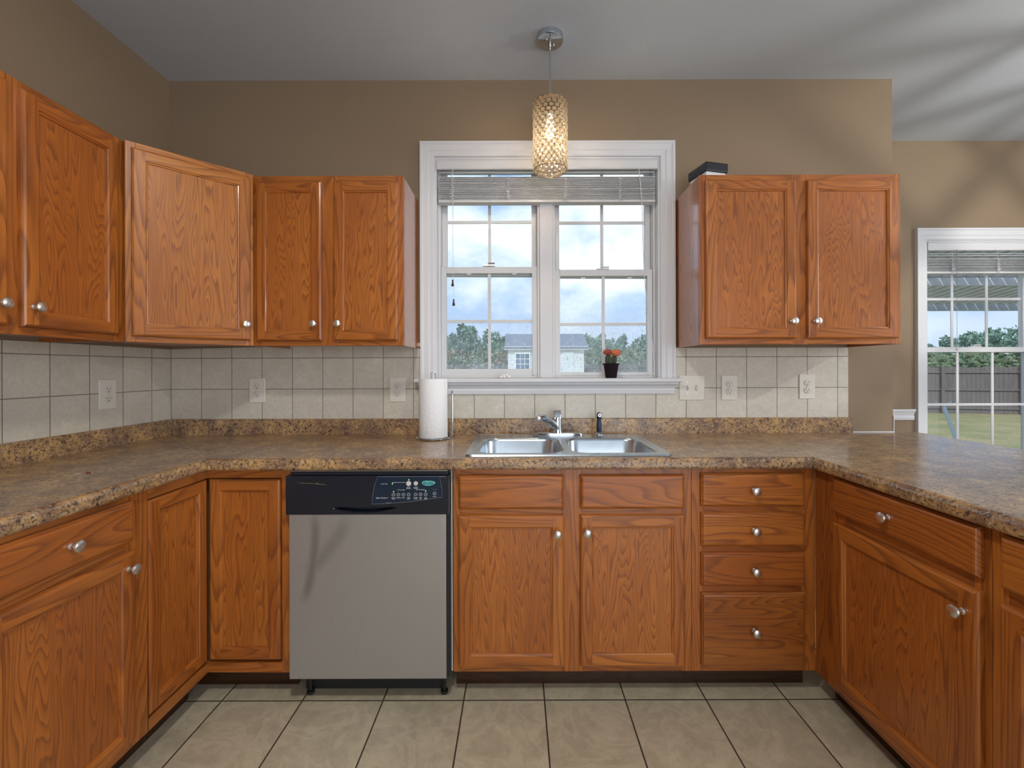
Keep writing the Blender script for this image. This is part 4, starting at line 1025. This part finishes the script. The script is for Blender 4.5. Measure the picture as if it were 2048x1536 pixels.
# flush kitchen ceiling lamp (above and behind the camera) and dining chandelier: the lamps that light this room
r = empty('ceiling_lamp', (-.24, -1.95, H)); tag(r, 'round flush ceiling lamp lighting the kitchen', 'ceiling lamp')
m = MB(); m.lathe([(0, -.012), (.15, -.012), (.17, -.008), (.17, -.0005), (0, -.0005)], 32); m.build('lamp_base', NICKEL, r, smooth=True)
m = MB(); m.lathe([(.125, -.012), (.14, -.050), (.15, -.055), (.155, -.05), (.155, -.012)], 32, cap=False); m.build('lamp_rim', NICKEL, r, smooth=True)
r = empty('crystal_chandelier', (3.15, -1.15, 2.12)); tag(r, 'crystal drum chandelier over the dining area', 'chandelier')
m = MB(); n = 12; R2 = .20
for k in range(n):
    for sgn in (1, -1): m.tube([(R2*cos(2*pi*(k+sgn*t*.5)/n), R2*sin(2*pi*(k+sgn*t*.5)/n), .16-.32*t/6) for t in [i/3 for i in range(19)]], .009, 5)
for k in range(n):
    for sgn in (1, -1): m.tube([(R2*t/6*cos(2*pi*(k+sgn*t*.4)/n), R2*t/6*sin(2*pi*(k+sgn*t*.4)/n), .16) for t in range(1, 7)], .006, 5)
for z in (.16, -.16): m.tube([(R2*cos(2*pi*i/40), R2*sin(2*pi*i/40), z) for i in range(40)], .006, 6, closed=True)
m.build('drum_shade', CHROME, r)
m = MB(); m.lathe([(.006, .16), (.006, .56)], 10); m.lathe([(0, .59), (.06, .59), (.06, .6205), (0, .6205)], 24); m.build('stem', CHROME, r)

# ------------------------------------------------------------------ outside
GZ = -.50
def grass():
    m = MT('dry_lawn', .95, 0, .1); v = m.coord((1, 1, 1), False); a = m.noise(v, .8, 6, .7); b = m.noise(v, 14, 4, .7)
    c = m.mix(m.ramp(a, [(.38, (0, 0, 0)), (.62, (1, 1, 1))]), (.42, .34, .19), (.24, .25, .11)); m.col(m.mix(m.ramp(b, [(.35, (.6,)*3), (.65, (0, 0, 0))]), c, (.12, .13, .06))); return m.mat
m = MB(); m.box(-60, 90, .78, 90, GZ-.2, GZ); o = m.build('lawn', grass()); o['kind'] = 'structure'; o.name = 'ground'
def wood(name, c, sc=(1, 1, .1)):
    m = MT(name, .85, 0, .2); v = m.coord(sc); n_ = m.noise(v, 16, 5, .65); m.col(m.mix(n_, tuple(x*.5 for x in c), tuple(x*1.3 for x in c))); return m.mat
FW_ = wood('weathered_fence_wood', (.17, .155, .150))
def fence(name, a, b, z0, z1, label, post_gap=2.4, front=1):
    A, B = Vector((*a, 0)), Vector((*b, 0)); Ln = (B-A).length; d = (B-A)/Ln; ang = math.atan2(d.y, d.x)
    r = empty(name, (a[0], a[1], z0), ang); tag(r, label, 'fence'); hh = z1-z0
    m = MB(); x = 0; random.seed(int(abs(a[0]*10)))
    while x < Ln:
        w = .14; m.box(x, x+w-.006, 0, .018, .03, hh+random.uniform(-.02, .02)); x += w
    m.build('fence_boards', FW_, r)
    for z in (.22, hh*.52, hh-.18):
        m = MB(); m.box(0, Ln, -.045, -.002, z-.045, z+.045); m.build('rail', FW_, r)
    x = 0.4
    while x < Ln:
        m = MB(); m.box(x-.05, x+.05, -.14, -.046, 0, hh+.03); m.build('post', FW_, r); x += post_gap
    return r
fence('wooden_fence', (9.0, 16.9), (30.0, 11.0), GZ, 1.27, 'weathered board fence behind the lawn seen through the dining window')
fence('wooden_fence', (-11.0, 21.5), (8.9, 20.5), GZ, 1.50, 'distant board fence behind the shed seen through the sink window')
# shed
SH = wood('white_siding_paint', (.80, .83, .86), (1, 1, 1))
m = MT('white_lap_siding', .6); t = m.n('TexCoord'); sp = m.n('SeparateXYZ'); m.l(t.outputs['Object'], sp.inputs[0]); fz = m.math('FRACT', m.math('DIVIDE', sp.outputs['Z'], .14))
m.col(m.mix(m.math('LESS_THAN', fz, .10), (.80, .84, .87), (.50, .55, .60))); SIDING = m.mat
r = empty('garden_shed', (1.2, 17, GZ)); tag(r, 'small white garden shed with grey shingle roof in the yard', 'shed')
sx0, sx1 = (1015.8-1035)/890*19.3-1.2, (1168-1035)/890*19.3-1.2
hgt = 1.247+(738-699)/890*19.3-GZ
m = MB(); m.box(sx0, sx1, 0, 2.6, 0, hgt); m.build('shed_wall', SIDING, r)
m = MB(); m.box(sx0-.15, sx1+.18, -.16, 0.0, hgt-.02, hgt+.13); m.build('fascia', plain('shed_trim_white', (.86, .88, .90), .5), r)
rt = 1.247+(738-668)/890*20.6-GZ
m = MB(); m.prism([(-.18, hgt+.10), (1.3, rt), (2.78, hgt+.10), (2.78, hgt+.02), (-.18, hgt+.02)], sx0-.14, sx1+.17, axis='X')
rm = MT('grey_shingles', .9); vn = rm.noise(rm.coord((1, 1, 3), False), 9, 4, .7); rm.col(rm.mix(vn, (.10, .13, .19), (.22, .26, .34))); m.build('shed_roof', rm.mat, r)
wx = lambda px: (px-1035)/890*19.25-1.2
wz = lambda py: 1.247+(738-py)/890*19.25-GZ
m = MB(); m.box(wx(1029.5), wx(1061), -.05, -.002, wz(742), wz(704.5)); wf = m.build('shed_window', plain('shed_trim_white2', (.86, .88, .90), .5), r)
m = MB()
for i in range(3):
    for j in range(3):
        a = wx(1032+i*9.1); b = wx(1032+i*9.1+8); c = wz(708+j*10.4+9); d = wz(708+j*10.4); m.box(a, b, -.056, -.048, c, d)
m.build('pane', plain('dark_blue_shed_glass', (.05, .12, .24), .1), wf)
m = MB(); m.box(wx(1127), wx(1148), -.04, -.002, .05, wz(705)); m.build('shed_door', plain('pale_shed_door', (.72, .80, .85), .5), r)

# trees
def leaf_mat(name, c1, c2):
    m = MT(name, .8, 0, .2); v = m.noise(m.coord((1, 1, 1)), 1.2, 5, .7); m.col(m.mix(m.ramp(v, [(.3, (0, 0, 0)), (.7, (1, 1, 1))]), c1, c2)); return m.mat
LG = leaf_mat('bluish_green_foliage', (.05, .12, .085), (.18, .30, .21)); LG2 = leaf_mat('olive_foliage', (.07, .11, .06), (.22, .27, .16)); LB_ = leaf_mat('autumn_foliage', (.16, .10, .05), (.33, .24, .11))
BARK = plain('bark', (.10, .075, .055), .9)
def crown_mesh(seed, w, h, mat, n=1700, leaf=.17, low=.0):
    random.seed(seed); m = MB(); blobs = []
    for i in range(11):
        blobs.append((random.uniform(-w*.36, w*.36), random.uniform(-w*.3, w*.3), h*(low+random.uniform(.12, .80-low*.5)), random.uniform(.15, .27)*w))
    blobs.append((0, 0, h*.88, w*.13))
    for i in range(n):
        bx_, by_, bz_, br = random.choice(blobs); d = Vector((random.gauss(0, 1), random.gauss(0, 1), random.gauss(0, 1))).normalized()
        rr = br*random.uniform(.65, 1.12); c = Vector((bx_, by_, bz_))+d*rr
        u = Vector((random.gauss(0, 1), random.gauss(0, 1), random.gauss(0, 1))).normalized(); v = u.orthogonal().normalized(); s = leaf*random.uniform(.6, 1.4)
        m.quad([c+u*s, c+v*s*.6, c-u*s, c-v*s*.6])
    return m.mesh('foliage', mat, fix=False)
CR = [crown_mesh(1, 4.6, 5.0, LG), crown_mesh(2, 5.4, 4.6, LG2), crown_mesh(3, 4.2, 5.2, LG), crown_mesh(8, 5.0, 4.8, LG)]
tm = MB(); tm.lathe([(.16, 0), (.12, 1.5), (.06, 3.4), (0, 3.6)], 8); TM = tm.mesh('trunk', BARK)
def tree(x, y, s, mesh, label, group='trees along the back of the yard', z=GZ, sx=1.0):
    r = empty('tree', (x, y, z)); r.scale = (s*sx, s, s); tag(r, label, 'tree', group)
    for nme, me in (('trunk', TM), ('foliage', mesh)):
        o = bpy.data.objects.new(nme, me); COL.objects.link(o); o.parent = r
        if nme == 'foliage': o.rotation_euler = (0, 0, x*1.7)
    return r
random.seed(12)
# (px, top py, depth) of crowns behind the kitchen window
A_ = 'leafy tree in the row behind the far board fence'
_rows = [((872, 672, 33), (944, 655, 33), (1016, 672, 33), (1092, 672, 33), (1168, 671, 33), (1240, 676, 33), (1312, 668, 33)),
         ((906, 664, 39), (975, 664, 39), (1050, 668, 39), (1128, 671, 39), (1203, 666, 39), (1276, 672, 39)), ((880, 676, 45), (924, 650, 45), (1006, 670, 45), (1090, 668, 45), (1170, 664, 45), (1245, 670, 45), (1318, 662, 45))]
for px, py, dep in [t for q in _rows for t in q]:
    h_ = 1.247+(738-py)/890*dep-GZ; tree((px-1035)/890*dep, dep-2.3, h_/5.0, CR[random.randrange(4)], A_, sx=.70)
B_ = 'tree on the skyline behind the lawn fence'
for px, py, dep in ((1850, 688, 33), (1892, 678, 39), (1940, 664, 33), (1985, 660, 39), (2034, 654, 33), (2085, 650, 39)):
    h_ = 1.247+(738-py)/890*dep-GZ; tree((px-1035)/890*dep, dep-2.3, h_/5.0, CR[random.randrange(4)], B_, 'trees behind the lawn fence', sx=.85)
CB = [crown_mesh(21, 1.5, 2.4, LB_, 500, .09, -.1), crown_mesh(22, 1.6, 2.4, LG2, 500, .10, -.1)]
def bush(x, y, s, me, lab, grp):
    o = bpy.data.objects.new('bush', me); COL.objects.link(o); o.location = (x, y, GZ+.1); o.scale = (s, s, s); tag(o, lab, 'bush', grp); return o
for i, px in enumerate((885, 905, 925, 945, 965, 985, 1003, 1180, 1205, 1230, 1260, 1290)):
    bush((px-1035)/890*(25+2*(i % 2)), 22.7+2*(i % 2), 1.15+.15*sin(i*2.1), CB[0] if i in (1, 3, 6, 9) else CB[1], 'brown and olive bush just behind the far fence', 'bushes behind the far fence')
for i, px in enumerate((1836, 1862, 1888, 1914, 1940, 1966, 1992, 2018, 2044, 2070, 2096)):
    bush((px-1035)/890*(24-i*.3+1.8*(i % 2)), 21.7-i*.3+1.8*(i % 2), 1.06+.12*sin(i*1.7), CB[1], 'olive bush rising behind the lawn fence', 'bushes behind the lawn fence')
# patio cover outside the dining window
PW = wood('weathered_patio_boards', (.80, .82, .85), (.1, 1, 1))
r = empty('patio_cover', (2.6, .80, GZ)); tag(r, 'weathered white board patio roof outside the dining window', 'patio roof')
m = MB(); random.seed(5)
for i in range(34):
    x = i*.15; m.prism([(x, 0), (x+.128, 0), (x+.128, .0), (x, .0)], 0, 0) if False else m.quad([(x, 0, 3.12+random.uniform(-.004, .004)), (x+.128, 0, 3.12), (x+.128, 3.4, 2.66), (x, 3.4, 2.66)])
    m.quad([(x, 0, 3.14), (x+.128, 0, 3.14), (x+.128, 3.4, 2.68), (x, 3.4, 2.68)])
m.build('roof_boards', PW, r, fix=False)
for y in (1.1, 2.2):
    m = MB(); z = 3.12-.46*y/3.4; m.box(0, 5.1, y-.02, y+.02, z-.10, z-.005); m.build('rafter', PW, r)
m = MB(); m.box(0, 5.1, 3.36, 3.44, 2.58, 2.68); m.build('front_beam', wood('grey_beam', (.50, .55, .60), (.1, 1, 1)), r)
m = MB(); m.box(5.0, 5.1, 3.35, 3.45, 0, 2.58); m.build('post', PW, r)
# leaning swing pole
r = empty('swing_frame', (5.5, 4.6, GZ)); tag(r, 'grey metal frame pole leaning on the lawn outside', 'swing frame')
GM = plain('grey_blue_metal', (.30, .36, .36), .4, .3)
def at(px, py, dep): return Vector(((px-1035)/890*dep-5.5, dep-2.3-4.6, 1.247+(738-py)/890*dep-GZ))
m = MB(); m.tube([at(1886, 812, 7.2), at(1911, 880, 6.6), at(1928, 930, 6.2)], .026, 10); m.build('pole', GM, r, smooth=True)
m = MB(); m.tube(smooth([at(1871, 806, 7.2), at(1876, 811, 7.2), at(1886, 814, 7.2), at(1896, 811, 7.2), at(1902, 806, 7.2)]), .014, 8); m.build('top_hook', GM, r, smooth=True)
